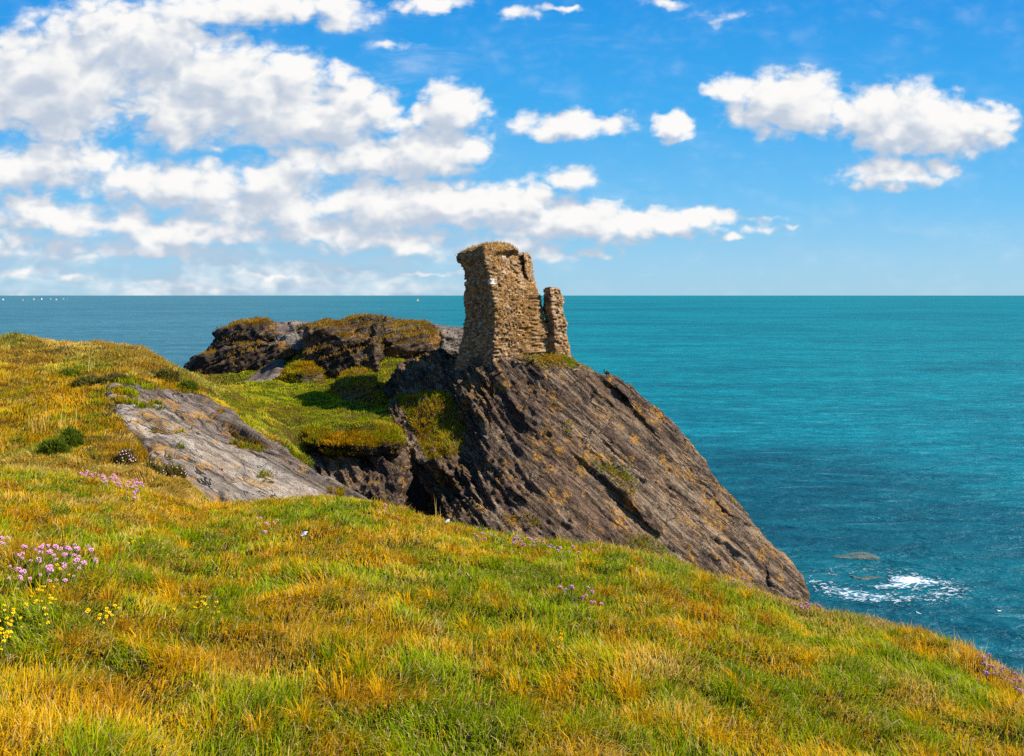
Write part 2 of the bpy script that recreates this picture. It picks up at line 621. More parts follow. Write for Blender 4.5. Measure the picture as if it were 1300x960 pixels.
gully_wall = base([at(*p) for p in [(390, 564, 36.1), (416, 568, 35.7), (440, 570, 35.6), (456, 574, 35.7), (456, 604, 34.9), (440, 632, 34.2), (418, 612, 34.6), (398, 588, 35.4)]], 6)
step = base([at(*p) for p in [(470, 566, 35.9), (500, 560, 36.4), (520, 575, 36.2), (508, 600, 35.2), (478, 592, 35.2)]], 6)
ridge = [at(*p) for p in [(766, 469, 41.4), (800, 489, 41.5), (850, 531, 41.8), (893, 583, 42), (900, 598, 42), (884, 606, 40.9), (840, 560, 40.5), (790, 500, 40.6), (768, 478, 41), (880, 600, 44), (850, 545, 44), (800, 500, 44)]]
tip = [at(*p) for p in [(972, 690, 42), (992, 704, 42), (1014, 726, 41.8), (1031, 749, 41.6), (1034, 770, 41.2), (1000, 790, 40), (975, 735, 40.2), (1020, 770, 44), (990, 715, 44)]]
knob2 = [at(*p) for p in [(905, 612, 42), (926, 630, 42), (948, 656, 42), (952, 668, 41.6), (920, 650, 40.7), (905, 625, 41), (940, 660, 43.5), (915, 625, 43.5)]]
knee = base([at(*p) for p in [(560, 640, 34.6), (600, 628, 34.6), (640, 660, 34.2), (640, 700, 33.4), (560, 700, 33.6)]], 6)
Vc, Fc = hull_union([main, shoulder, flank, knee, buttress, gully_wall, step, ridge, tip, knob2], 0.062)
Vc = rock_displace(Vc, Fc, AX, BX, 0.26, 0.30, 0.13, 0.5, 0.0, 0.09, (0.24, 0.28, 0.17, 0.06), 2.2)
Nc = normals(Vc, Fc)
crag, _ = to_obj('rock_crag', Vc, Fc, crag_mat)
tag(crag, 'tall dark slate crag sloping into the sea, carrying the ruined tower', 'crag')

out_mat = rock_mat('outcrop_rock', (1, 0.2, 0.3), (-0.4, 0.3, 1), (0.020, 0.013, 0.008), (0.095, 0.063, 0.037), (0.31, 0.235, 0.16), lichen=1.2, veg=0.75, vegcol=(0.15, 0.085, 0.018))
# far left outcrop: two stacked ledges
o1 = [base([at(*p) for p in [(232, 466, 51.5), (262, 452, 51), (330, 434, 50.5), (368, 436, 50.5), (378, 446, 50), (300, 474, 50), (246, 484, 50.3), (300, 440, 55), (250, 455, 55)]], 5),
      base([at(*p) for p in [(266, 440, 53), (272, 427, 53), (303, 413, 53), (332, 409, 53.5), (346, 412, 53), (345, 425, 52), (330, 437, 51.8), (300, 416, 57), (340, 412, 57)]], 5),
      base([at(*p) for p in [(346, 409, 54), (388, 409, 53), (400, 413, 52.5), (392, 440, 50.5), (352, 446, 50.2), (390, 416, 57), (350, 415, 57)]], 5)]
pale1 = o1.pop()
V1, F1 = hull_union(o1, 0.08)
V1 = rock_displace(V1, F1, (1, 0.2, 0.3), (-0.4, 0.3, 1), 0.25, 0.40, 0.13, 0.7, 3.0, 0.30)
oc, _ = to_obj('rock_outcrop', V1, F1, out_mat)
tag(oc, 'dark stacked rock outcrop with pale sloping slab at far left of hollow', 'rock outcrop')
o2 = [base([at(*p) for p in [(380, 450, 48.5), (390, 426, 49), (402, 420, 49), (440, 424, 48.5), (478, 432, 47.5), (484, 462, 46.5), (440, 464, 46.8), (392, 462, 48), (400, 420, 53), (480, 420, 53)]], 4),
      base([at(*p) for p in [(398, 424, 51), (415, 412, 51), (450, 405, 51.5), (500, 409, 51), (508, 420, 50), (480, 432, 49), (440, 428, 49.5), (405, 427, 50), (450, 406, 56), (500, 410, 56)]], 5),
      base([at(*p) for p in [(498, 414, 50.5), (510, 409, 51), (548, 410, 51), (556, 420, 50), (548, 440, 48.5), (500, 442, 48.5), (490, 430, 49), (540, 411, 55), (505, 411, 55)]], 5),
      base([at(*p) for p in [(550, 414, 52), (575, 415, 52), (596, 419, 51.5), (600, 424, 50.5), (560, 426, 50), (590, 420, 56), (550, 416, 56)]], 5)]
pale2 = o2.pop()
o2.append(base([at(*p) for p in [(376, 424, 52.5), (392, 413, 53), (416, 410, 52.5), (428, 420, 51), (400, 440, 50), (378, 440, 51), (395, 414, 57), (420, 411, 57)]], 5))
V2, F2 = hull_union(o2, 0.08)
V2 = rock_displace(V2, F2, (1, 0.2, 0.2), (-0.2, 0.3, 1), 0.22, 0.40, 0.13, 0.6, 8.0, 0.30)
oc2, _ = to_obj('rock_outcrop', V2, F2, out_mat)
tag(oc2, 'long brown-topped rock outcrop with dark face behind the green hollow', 'rock outcrop')
pale_mat = rock_mat('pale_slab', (1, 0.2, -0.25), (0.3, -0.3, 1), (0.08, 0.066, 0.052), (0.27, 0.23, 0.18), (0.44, 0.39, 0.33), lichen=0.9, veg=-3)
for hl, lab, sd in ((pale1, 'pale sloping slab between the two far outcrops', 71), (pale2, 'pale low rock at the tower end of the far outcrop', 81)):
    v, f = hull_union([hl], 0.07)
    v = rock_displace(v, f, (1, 0.2, -0.25), (0.3, -0.3, 1), 0.15, 0.16, 0.08, 0.5, sd, 0.12)
    o, _ = to_obj('rock_slab', v, f, pale_mat)
    tag(o, lab, 'rock slab')
# knobs in the hollow
knob_geo = []
for pts, lab, sd in [
    ([(432, 477, 45), (442, 472, 45.5), (466, 470, 45.5), (478, 478, 43.5), (474, 488, 42), (440, 490, 42.2), (428, 484, 43)], 'grass-capped rock knob at right of the green hollow', 21),
    ([(360, 470, 47), (372, 461, 47.5), (396, 461, 47), (406, 472, 46), (385, 474, 45.5), (362, 474, 46)], 'round turf-covered rock knob above the stony path', 31)]:
    v, f = hull_union([base([at(*p) for p in pts], 2.0, 0.9)], 0.08)
    v = rock_displace(v, f, (1, 0.2, 0.2), (-0.2, 0.3, 1), 0.15, 0.15, 0.08, 0.5, sd, 0.15)
    knob_geo.append((v, f))
    o, _ = to_obj('turf_hummock', v, f, out_mat)
    tag(o, lab, 'rock knob')
lip = [at(*p) for p in [(386, 550, 36.6), (404, 546, 37.2), (440, 545, 37.8), (480, 543, 37.8), (503, 545, 37.5), (506, 561, 35.5), (488, 560, 35.5), (470, 565, 35.15), (448, 561, 35.5), (430, 565, 35.15), (414, 560, 35.5), (400, 560, 35.6)]]
v, f = hull_union([base(lip, 0.5)], 0.06)
v = rock_displace(v, f, (1, 0, 0), (0, 0, 1), 0.34, 0.20, 0.12, 0.4, 91, 0.25)
knob_geo.append((v, f))
lip_mat = rock_mat('peat_lip', (1, 0, 0), (0, 0, 1), (0.010, 0.007, 0.005), (0.03, 0.02, 0.013), (0.09, 0.065, 0.04), lichen=0.1, veg=0.9)
o, _ = to_obj('turf_ledge', v, f, lip_mat)
tag(o, 'overhanging grassy turf ledge above the dark gully', 'turf ledge')
v, f = hull_union([base([at(*p) for p in [(365, 475, 46.5), (376, 471, 47), (386, 473, 46.5), (384, 479, 45.8), (368, 480, 46)]], 1)], 0.05)
v = rock_displace(v, f, (1, 0.2, 0.2), (-0.2, 0.3, 1), 0.05, 0.08, 0.05, 0.3, 41, 0.06)
boulder_mat = rock_mat('pale_boulder', (1, 0.2, 0.2), (-0.2, 0.3, 1), (0.08, 0.07, 0.06), (0.22, 0.2, 0.18), (0.36, 0.33, 0.3), lichen=0.2, veg=0.0)
o, _ = to_obj('boulder', v, f, boulder_mat)
tag(o, 'low pale grey boulder at the end of the stony path', 'boulder')

# slab on the left hill
SA = unit(np.array(at(430, 615, 27.6)) - np.array(at(190, 505, 30.5)))
SN = np.linalg.svd(np.array(slab_top) - np.mean(slab_top, 0))[2][2]
SN = SN * np.sign(SN[2])
slab_mat = rock_mat('slab_rock', SA, unit(SN + 0.5 * np.cross(SA, SN)), (0.040, 0.031, 0.022), (0.220, 0.178, 0.132), (0.58, 0.51, 0.42), lichen=1.8, veg=-3)
Vs, Fs = hull_union([base(slab_top, 2.2, 0.06)], 0.05)
for _ in range(14):
    Vs = relax(Vs, Fs, 0.5)
Vs = rock_displace(Vs, Fs, SA, unit(SN + 0.5 * np.cross(SA, SN)), 0.20, 0.34, 0.035, 0.45, 13.0, 0.14, (0.45, 0.34, 0.0, 0.0))
for _ in range(3):
    Vs = relax(Vs, Fs, 0.5)
slab, _ = to_obj('rock_slab', Vs, Fs, slab_mat)
tag(slab, 'pale grey lichen-spotted rock slab tilting down the left hillside', 'rock slab')

# rocks awash
awash = rock_mat('awash_rock', (1, 0.2, 0), (0, 0.2, 1), (0.02, 0.085, 0.095), (0.065, 0.135, 0.13), (0.16, 0.20, 0.17), lichen=-2, veg=-3)
for (px, py, w, d, hgt, lab, sd) in [(1098, 733, 1.25, 0.7, 0.10, 'olive rock just awash amid white foam off the cliff', 51),
                                     (1088, 706, 1.7, 0.9, 0.05, 'larger pale rock barely breaking the surface behind the foam', 61)]:
    Yc_ = EYE / ((py - HY) / F)
    x0 = (px - CX) / F * Yc_
    ring = []
    for k in range(14):
        t = 2 * math.pi * k / 14
        rj = 1 + 0.25 * math.sin(3 * t + sd)
        ring += [(x0 + w * rj * math.cos(t), Yc_ + d * rj * math.sin(t), -0.5), (x0 + 0.6 * w * rj * math.cos(t), Yc_ + 0.6 * d * rj * math.sin(t), hgt * (0.55 + 0.3 * math.cos(t + 2)))]
    v, f = hull_union([ring], 0.05)
    v = rock_displace(v, f, (1, 0.2, 0), (0, 0.2, 1), 0.16, 0.10, 0.07, 0.3, sd, 0.14)
    v[:, 2] *= 0.45 if sd == 61 else 0.9
    o, _ = to_obj('awash_rock', v, f, awash)
    tag(o, lab, 'rock')

# ------------------------------------------------------------------ ruin
stone = stone_mat('rubble_masonry')


def masonry(V, Fc, cx, cy, rad, seed):
    N = normals(V, Fc)
    V = V + N * (0.16 * fbm(V * 0.9 + seed, 3))[:, None]
    z = V[:, 2] + 0.04 * fbm(V * 1.5 + 5, 2)
    z = z + 0.09 * perlin(np.stack([z * 1.7, z * 0 + seed, z * 0 + 3.3], 1))
    rh = 0.085
    row = np.floor(z / rh)
    fz = z / rh - row
    ang = np.arctan2(V[:, 1] - cy, V[:, 0] - cx) * rad
    ln = 0.12 + 0.18 * hashf(row, 3.1, seed)
    s = ang / ln + hashf(row, 7.7, seed) * 9
    cell = np.floor(s)
    fs = s - cell
    h = hashf(row, cell, seed)
    edge = np.minimum(np.minimum(fz, 1 - fz) * 2.2, np.minimum(fs, 1 - fs) * 3.5)
    edge = np.clip(edge, 0, 0.5) * 2
    big = hashf(np.floor(row / 3), np.floor(s / 3), seed + 2)
    miss = (h < 0.10) * 0.10
    d = (0.085 * h - 0.025 + 0.05 * (big - .5)) * (0.45 + 0.55 * edge) - 0.7 * miss
    d *= np.clip(1.3 - np.abs(N[:, 2]) * 1.2, 0.2, 1)
    V = V + N * d[:, None]
    t = hashf(row, cell, seed + 5)[:, None]
    c1, c2, c3 = np.array((0.14, 0.080, 0.040)), np.array((0.34, 0.195, 0.088)), np.array((0.44, 0.32, 0.19))
    col = np.where(t < 0.75, c1 + (c2 - c1) * (t / 0.75), c3)
    col = 0.82 * col + 0.18 * np.array((0.27, 0.16, 0.08))
    return V, col


def levels(rows):
    """rows: lists of 3-D corner points per level; hull between neighbours"""
    return [rows[i] + rows[i + 1] for i in range(len(rows) - 1)]


tw = []
for py, l, bpx, r in [(322, 581, 614, 659), (330, 580, 616, 661), (338, 585, 618, 663), (346, 588, 620, 666), (358, 590, 622, 672), (369, 590, 625, 680), (384, 590, 627, 686), (402, 592, 628, 692), (420, 588, 628, 695), (450, 582, 626, 697), (475, 577, 624, 701)]:
    z = EYE - (py - HY) / F * 40.2
    def q(px, Y, z=z):
        return ((px - CX) / F * Y, Y, z)
    tw.append([q(l, 41.0), q(bpx, 39.3), q(r, 41.2), q(r - 3, 42.9), q(l + 16, 42.8)])
hulls = levels(tw)
capz = lambda px, py, Y: at(px, py, Y)
hulls.append(tw[0] + [capz(582, 326, 41.0), capz(603, 314, 40.8), (capz(614, 311, 39.5)), capz(626, 308, 40), capz(645, 311, 40.4), capz(658, 317, 40.6), capz(640, 310, 42), capz(610, 313, 42.2)])
pier = [[((x - CX) / F * Y, Y, EYE - (py - HY) / F * 40.6) for x, Y in ((l, 41.0), (r, 41.5), (r - 1, 43.0), (l + 2, 43.0))]
        for py, l, r in [(319, 663.5, 670), (326, 664.5, 674), (345, 667, 676), (370, 671, 681), (395, 676, 690)]]
hulls.append([((x - CX) / F * Y, Y, EYE - (py - HY) / F * 40.9) for py, l, r in ((322, 652, 669), (372, 664, 680)) for x, Y in ((l, 41.9), (r, 42.1), (r, 43.0), (l, 43.0))])
tower_e = empty('ruined_tower', at(632, 452, 40.5))
tag(tower_e, 'tall leaning remnant of a brown rubble stone tower on the crag', 'ruin')
to = np.array(tower_e.location)
Vt, Ft = hull_union(hulls, 0.034)
Vt, colt = masonry(Vt, Ft, to[0], to[1], 1.9, 1.0)
# two white blocks in the lit face
pxv = CX + F * Vt[:, 0] / Vt[:, 1]
pyv = HY + F * (EYE - Vt[:, 2]) / Vt[:, 1]
Nt = normals(Vt, Ft)
for (a_, b_, c_, d_) in ((620, 631, 354, 361), (637, 643, 325, 329)):
    sel = (pxv > a_) & (pxv < b_) & (pyv > c_) & (pyv < d_) & (Vt[:, 1] < 40.6)
    colt[sel] = (0.72, 0.68, 0.62)
me = mesh_np('wall', Vt - to, Ft)
set_col(me, colt)
link('wall', me, stone, tower_e)
Vp, Fp = hull_union(levels(pier), 0.034)
Vp, colp = masonry(Vp, Fp, to[0] + 1.2, to[1] + 1, 0.9, 4.0)
me = mesh_np('pier', Vp - to, Fp)
set_col(me, colp)
link('pier', me, stone, tower_e)

st = [[((x - CX) / F * Y, Y, EYE - (py - HY) / F * 41.5) for x, Y in ((l, 41.4), (m_, 41.0), (r, 41.5), (r - 1, 42.4), (l + 2, 42.4))]
      for py, l, m_, r in [(364, 692, 698, 707), (368, 689.5, 698, 712.5), (379, 691.5, 700, 713.5), (392, 691, 700, 713), (402, 693, 702, 714), (407, 694, 703, 717.5), (425, 693, 704, 718), (440, 691, 704, 721), (450, 690, 704, 722), (470, 688, 704, 725)]]
stub_e = empty('ruined_wall_stub', at(706, 452, 41.6))
tag(stub_e, 'narrow jagged stump of stone wall just right of the tower', 'ruin')
so = np.array(stub_e.location)
Vw, Fw = hull_union(levels(st), 0.03)
Vw, colw = masonry(Vw, Fw, so[0], so[1], 0.7, 9.0)
me = mesh_np('wall', Vw - so, Fw)
set_col(me, colw)
link('wall', me, stone, stub_e)

# fallen stones on the rock round the ruin
pxc = CX + F * Vc[:, 0] / Vc[:, 1]
pyc = HY + F * (EYE - Vc[:, 2]) / Vc[:, 1]
cand = np.where((pxc > 600) & (pxc < 735) & (pyc > 449) & (pyc < 478) & (Nc[:, 2] > 0.35) & (Nc[:, 1] < 0.1) & (Vc[:, 1] < 42))[0]
rs = np.random.default_rng(21)
for k, i in enumerate(rs.choice(cand, 16)):
    a_ = rs.uniform(0.07, 0.17)
    pts = rs.normal(0, 1, (14, 3))
    pts = pts / np.linalg.norm(pts, axis=1)[:, None] * np.array((a_ * 1.4, a_, a_ * 0.55))
    v, f = hull_union([[tuple(p) for p in pts]], 0.025)
    v = v + normals(v, f) * (0.02 * fbm(v * 9 + k, 3))[:, None]
    me = mesh_np('fallen_stone', v, f)
    set_col(me, np.tile(np.array((0.27, 0.19, 0.115)) * rs.uniform(0.6, 1.4), (len(v), 1)))
    o = link('fallen_stone', me, stone, None, Vc[i] + Nc[i] * a_ * 0.3)
    o.rotation_euler = (rs.uniform(-.3, .3), rs.uniform(0, .6), rs.uniform(0, 6.28))
    tag(o, 'small fallen rubble stone lying on the rock at the foot of the ruin', 'stone', 'fallen stones at the foot of the ruin')

# ------------------------------------------------------------------ grass
GREEN = np.array((0.300, 0.360, 0.004))
DEEP = np.array((0.120, 0.180, 0.006))
OCHRE = np.array((0.660, 0.365, 0.005))
STRAW = np.array((0.640, 0.450, 0.140))
RUST = np.array((0.520, 0.255, 0.012))
grass_mat = attr_mat('grass_blade', 0.7, 0.45, 0.03)


def blades(P, N, length, width, lean, azim, col, bend=1.0):
    """P roots; three-level blades, 5 verts (quad + tip triangle)"""
    n = len(P)
    up = N * 0.6 + np.array((0, 0, 0.4))
    up /= np.linalg.norm(up, axis=1)[:, None]
    dirv = np.stack([np.cos(azim), np.sin(azim), np.zeros(n)], 1)
    dirv -= up * (dirv * up).sum(1)[:, None] * 0.9
    side = np.cross(up, dirv)
    yaw = RNG.uniform(-1.0, 1.0, n)[:, None]
    sd = side * np.cos(yaw) + dirv * np.sin(yaw)
    sd /= np.linalg.norm(sd, axis=1)[:, None] + 1e-9
    L = length[:, None]
    l1 = lean[:, None] * 0.45
    l2 = lean[:, None]
    mid = P + L * 0.55 * (up * np.cos(l1) + dirv * np.sin(l1))
    tip = mid + L * 0.5 * (up * np.cos(l2 * bend) + dirv * np.sin(l2 * bend))
    w = width[:, None] * 0.5
    V = np.empty((n, 5, 3))
    V[:, 0] = P - sd * w - up * 0.02
    V[:, 1] = P + sd * w - up * 0.02
    V[:, 2] = mid + sd * w * 0.8
    V[:, 3] = mid - sd * w * 0.8
    V[:, 4] = tip
    b5 = np.arange(n)[:, None] * 5
    quads = b5 + np.array([[0, 1, 2, 3]])
    tris = b5 + np.array([[3, 2, 4]])
    cols = np.repeat(col[:, None, :], 5, 1)
    cols[:, 4] *= 1.12
    return V.reshape(-1, 3), quads, tris, cols.reshape(-1, 3)


def grass_obj(name, parts, label, cat='grass'):
    Vs_, Qs, Ts, Cs, off = [], [], [], [], 0
    for V, q, t, c in parts:
        Vs_.append(V); Qs.append(q + off); Ts.append(t + off); Cs.append(c)
        off += len(V)
    me = mesh_np(name, np.concatenate(Vs_), [np.concatenate(Qs), np.concatenate(Ts)], smooth=False)
    set_col(me, np.clip(np.concatenate(Cs), 0, 1))
    o = link(name, me, grass_mat)
    if label:
        tag(o, label, cat, kind='stuff')
    return o


def ground_n(X, Y, e=0.15):
    zx = (ground_z(X + e, Y) - ground_z(X - e, Y)) / (2 * e)
    zy = (ground_z(X, Y + e) - ground_z(X, Y - e)) / (2 * e)
    n = np.stack([-zx, -zy, np.ones_like(X)], 1)
    return n / np.linalg.norm(n, axis=1)[:, None]


def patch_colour(X, Y, greenbias):
    n = len(X)
    a = fbm(xy3(X * 0.42, Y * 0.30, 1), 4) * 1.25 + greenbias
    b_ = fbm(xy3(X * 1.6, Y * 1.2, 4), 3)
    c_ = fbm(xy3(X * 0.8 + 30, Y * 0.6, 8), 3)
    t = a + 0.85 * b_ + 0.35 * fbm(xy3(X * 4.0, Y * 3.0, 14), 2) + RNG.normal(0, 0.20, n)
    k = sstep(-0.12, 0.2, t)[:, None]
    col = OCHRE * (1 - k) + GREEN * k
    k2 = sstep(0.30, 0.62, t)[:, None]
    col = col * (1 - k2) + (0.5 * DEEP + 0.5 * GREEN) * k2
    ks = (sstep(0.10, 0.45, c_ + RNG.normal(0, 0.16, n)) * sstep(0.2, -0.1, t))[:, None]
    col = col * (1 - 0.75 * ks) + STRAW * 0.75 * ks
    kr = (sstep(0.08, 0.4, -c_ + RNG.normal(0, 0.15, n)) * sstep(0.2, -0.1, t))[:, None]
    col = col * (1 - 0.8 * kr) + RUST * 0.8 * kr
    rnd = RNG.uniform(0, 1, n)
    col = np.where((rnd < 0.06)[:, None], STRAW, col)
    col = np.where((rnd > 0.93)[:, None], DEEP, col)
    return col * RNG.uniform(0.78, 1.22, n)[:, None]


def field(X, Y):
    return 7.0 * fbm(xy3(X * 0.8 + 11, Y * 0.8, 3), 3) + 0.3


N1 = 640000
u = RNG.uniform(-0.74, 0.72, N1)
g_ = 0.8
d = (RNG.uniform(0, 1, N1) * (25 ** g_ - 2.6 ** g_) + 2.6 ** g_) ** (1 / g_)
X, Y = u * d, d
yc = np.interp(u, (CREST[:, 0] - CX) / F, CREST[:, 2])
keep = d < yc * 1.28 + 0.6
X, Y, d, u = X[keep], Y[keep], d[keep], u[keep]
n = len(X)
tus = fbm(xy3(X * 1.7 + 40, Y * 1.7), 2)
gb = np.interp(u, [-0.7, -0.35, -0.1, 0.2, 0.5, 0.7], [-0.06, 0.04, 0.24, 0.36, 0.28, -0.10])
edge_dry = sstep(0.80, 1.02, d / np.interp(u, (CREST[:, 0] - CX) / F, CREST[:, 2]))
gb = gb - 0.28 * edge_dry
col = patch_colour(X, Y, gb)
kd = (sstep(0.72, 0.9, d / np.interp(u, (CREST[:, 0] - CX) / F, CREST[:, 2]) + 0.05 * fbm(xy3(X, Y), 2)) * sstep(0.05, 0.33, u) * 0.8)[:, None]
col = col * (1 - kd) + kd * (np.array((0.58, 0.36, 0.11)) * RNG.uniform(0.6, 1.15, n)[:, None])
LEN = RNG.uniform(0.035, 0.095, n) * (1 + 1.3 * np.clip(tus, -0.35, 0.8)) * RNG.choice([1, 1, 1, 1.5], n)
WID = (0.0019 + 0.00072 * d) * RNG.uniform(0.7, 1.3, n)
LEANV = RNG.uniform(0.5, 1.75, n)
AZ = field(X, Y) + RNG.normal(0, 0.8, n)
P = np.stack([X, Y, ground_z(X, Y)], 1)
NG = ground_n(X, Y)
flat = RNG.uniform(0, 1, n) < 0.07          # fallen dead thatch
LEANV = np.where(flat, RNG.uniform(1.9, 2.3, n), LEANV)
AZ = np.where(flat, RNG.uniform(0, 6.28, n), AZ)
LEN = np.where(flat, LEN * 1.5, LEN)
col = np.where(flat[:, None], np.array((0.50, 0.36, 0.16)) * RNG.uniform(0.6, 1.1, n)[:, None], col)
NT = 420                                    # tussocks: blades fanning from one root
tu = RNG.uniform(-0.7, 0.7, NT)
td = (RNG.uniform(0, 1, NT) * (18 ** .8 - 3.2 ** .8) + 3.2 ** .8) ** 1.25
ty = np.interp(tu, (CREST[:, 0] - CX) / F, CREST[:, 2])
okt = td < ty * 1.02
tu, td = tu[okt], td[okt]
m_ = 90
ta = RNG.uniform(0, 6.28, (len(tu), m_))
trd = RNG.uniform(0, 0.09, (len(tu), m_)) * RNG.uniform(0.6, 1.6, len(tu))[:, None]
TX = ((tu * td)[:, None] + trd * np.cos(ta)).ravel()
TY = (td[:, None] + trd * np.sin(ta)).ravel()
nt3 = len(TX)
tc_ = np.where((RNG.uniform(0, 1, len(tu)) < 0.45)[:, None], RUST * 0.9, np.where((RNG.uniform(0, 1, len(tu)) < 0.5)[:, None], OCHRE, GREEN * 0.8))
tc_ = np.repeat(tc_, m_, 0) * RNG.uniform(0.65, 1.25, nt3)[:, None]
tuss = blades(np.stack([TX, TY, ground_z(TX, TY)], 1), np.tile((0, 0, 1.0), (nt3, 1)), RNG.uniform(0.07, 0.19, nt3), (0.0020 + 0.0007 * TY) * RNG.uniform(0.7, 1.2, nt3), RNG.uniform(0.3, 1.9, nt3), ta.ravel() + RNG.normal(0, 0.3, nt3), tc_)
grass_obj('meadow_grass', [blades(P, NG, LEN, WID, LEANV, AZ, col), tuss], 'long ochre and green windswept grass covering the foreground slope')

# grass of the left hill and the hollow
slab_xy = [(p[0], p[1]) for p in slab_top]
PATH = [at(*p) for p in [(272, 487, 46), (300, 489, 45), (330, 484, 47), (368, 474, 48.5), (362, 470, 50), (335, 472, 50), (310, 478, 48.5)]]
path_xy = [(p[0], p[1]) for p in PATH]
N2 = 340000
d = np.sqrt(RNG.uniform(20.5 ** 2, 53 ** 2, N2) * 0 + (RNG.uniform(0, 1, N2) * (53 ** .9 - 20.5 ** .9) + 20.5 ** .9) ** (2 / .9))
u = RNG.uniform(-0.72, -0.05, N2)
X, Y = u * d, d
yc = np.interp(u, (CREST[:, 0] - CX) / F, CREST[:, 2])
keep = (d > yc * 1.05) & ~(inpoly(X, Y, slab_xy) & (fbm(xy3(X, Y), 2) < 0.75)) & ~inpoly(X, Y, path_xy)
X, Y, d, u = X[keep], Y[keep], d[keep], u[keep]
NG = ground_n(X, Y, 0.25)
Z = ground_z(X, Y)
keep = (NG[:, 2] > 0.55) & (Z > 5.5)
X, Y, d, u, Z, NG = X[keep], Y[keep], d[keep], u[keep], Z[keep], NG[keep]
n = len(X)
pxg = CX + F * u
hol = sstep(240, 330, pxg) * sstep(33, 37, Y)
gb = -0.16 + 0.50 * hol + 0.05 * (pxg < 120) * (Y > 32) - 0.25 * sstep(25, 22, Y)
col = patch_colour(X * 0.8, Y * 0.8, gb)
kk = (sstep(26, 23, Y) * 0.6 * (pxg < 260))[:, None]
kh = (hol * 0.6)[:, None]
col = col * (1 - kh) + kh * (np.array((0.40, 0.42, 0.008)) * RNG.uniform(0.7, 1.2, n)[:, None])  # fresh green of the hollow, with sunlit brightness painted into the colour
kt = (sstep(33, 38, Y) * 0.45 * (1 - hol))[:, None]
col = col * (1 - kt) + kt * (STRAW * RNG.uniform(0.6, 1.05, n)[:, None])
col = col * (1 - kk) + kk * (STRAW * RNG.uniform(0.5, 1.1, n)[:, None])
tus = fbm(xy3(X * 1.0 + 40, Y * 1.0), 3)
LEN = RNG.uniform(0.08, 0.20, n) * (1 + 1.2 * np.clip(tus, -0.35, 0.9)) * (1 - 0.45 * hol)
WID = 0.00068 * d * RNG.uniform(0.7, 1.4, n)
AZ = field(X * 0.7, Y * 0.7) + RNG.normal(0, 0.6, n)
grass_obj('hillside_grass', [blades(np.stack([X, Y, Z], 1), NG, LEN, WID, RNG.uniform(0.3, 1.4, n), AZ, col)],
          'tussocky golden grass over the left hill and green hollow')

# turf tufts on the ledges of the rocks
parts = []


def rock_turf(V, Fc, count, nzmin, thr, palette, px_boost=None, lmin=0.08, lmax=0.24):
    N = normals(V, Fc)
    m = fbm(V * 0.55 + 3, 3)
    sc = N[:, 2] + 0.25 * m
    if px_boost is not None:
        pxv = CX + F * V[:, 0] / V[:, 1]
        pyv = HY + F * (EYE - V[:, 2]) / V[:, 1]
        for poly, add in px_boost:
            sc = sc + add * inpoly(pxv, pyv, poly) * (V[:, 1] < 46)
    ok = np.where((sc > thr) & (N[:, 2] > nzmin))[0]
    idx = RNG.choice(ok, count)
    P = V[idx] + RNG.normal(0, 0.03, (count, 3))
    c = palette(P)
    parts.append(blades(P, N[idx], RNG.uniform(lmin, lmax, count), 0.028 * RNG.uniform(0.6, 1.3, count), RNG.uniform(0.4, 1.5, count), field(P[:, 0], P[:, 1]) + RNG.normal(0, 0.8, count), c))


def brown(P):
    t = sstep(-0.2, 0.3, fbm(P * 0.5, 2) + RNG.normal(0, 0.2, len(P)))[:, None]
    return (RUST * 0.62 * (1 - t) + (OCHRE * 0.45 + STRAW * 0.2) * t) * RNG.uniform(0.5, 1.2, len(P))[:, None]


def olive(P):
    t = sstep(-0.2, 0.25, fbm(P * 0.6, 2) + RNG.normal(0, 0.15, len(P)))[:, None]
    return (OCHRE * 0.62 * (1 - t) + GREEN * 0.75 * t) * RNG.uniform(0.5, 1.2, len(P))[:, None]


def lush(P):
    t = sstep(-0.25, 0.2, fbm(P * 0.7, 3) + RNG.normal(0, 0.15, len(P)))[:, None]
    return (OCHRE * 0.75 * (1 - t) + GREEN * 0.85 * t) * RNG.uniform(0.6, 1.2, len(P))[:, None]


ledge = [(500, 500), (568, 496), (590, 545), (590, 575), (540, 585), (525, 545)]
moss = [[(770, 588), (800, 590), (810, 625), (785, 640), (770, 620)], [(745, 585), (770, 590), (765, 610)], [(655, 455), (720, 450), (735, 468), (690, 470)], [(640, 655), (680, 650), (690, 668), (640, 672)], [(790, 680), (830, 680), (850, 705), (800, 705)], [(712, 535), (728, 535), (728, 555), (716, 552)]]
rock_turf(Vc, Fc, 6500, 0.2, 1.0, olive, [(ledge, 0.75)] + [(m_, 0.6) for m_ in moss])
rock_turf(Vc, Fc, 2400, 0.1, 1.35, brown, [(ledge, 0.9)])
rock_turf(Vc, Fc, 3000, 0.45, 1.5, lush, [(ledge, 0.9)])
rock_turf(Vc, Fc, 3200, 0.1, 1.42, olive, [(m_, 1.0) for m_ in moss])
rock_turf(V1, F1, 6000, 0.5, 0.93, brown)
rock_turf(V2, F2, 19000, 0.42, 0.86, brown)
for v, f in knob_geo:
    rock_turf(v, f, 5500, 0.25, 0.45, lush)
    rock_turf(v, f, 2500, 0.12, 0.40, brown)
v, f = knob_geo[-1]
rock_turf(v, f, 2600, -0.1, 0.0, brown, None, 0.10, 0.34)
rock_turf(v, f, 5000, 0.45, 0.6, lush)
rock_turf(Vs, Fs, 2500, 0.5, 1.02, olive)
grass_obj('ledge_turf', parts, 'brown and olive turf clinging to ledges of the crag and outcrops')
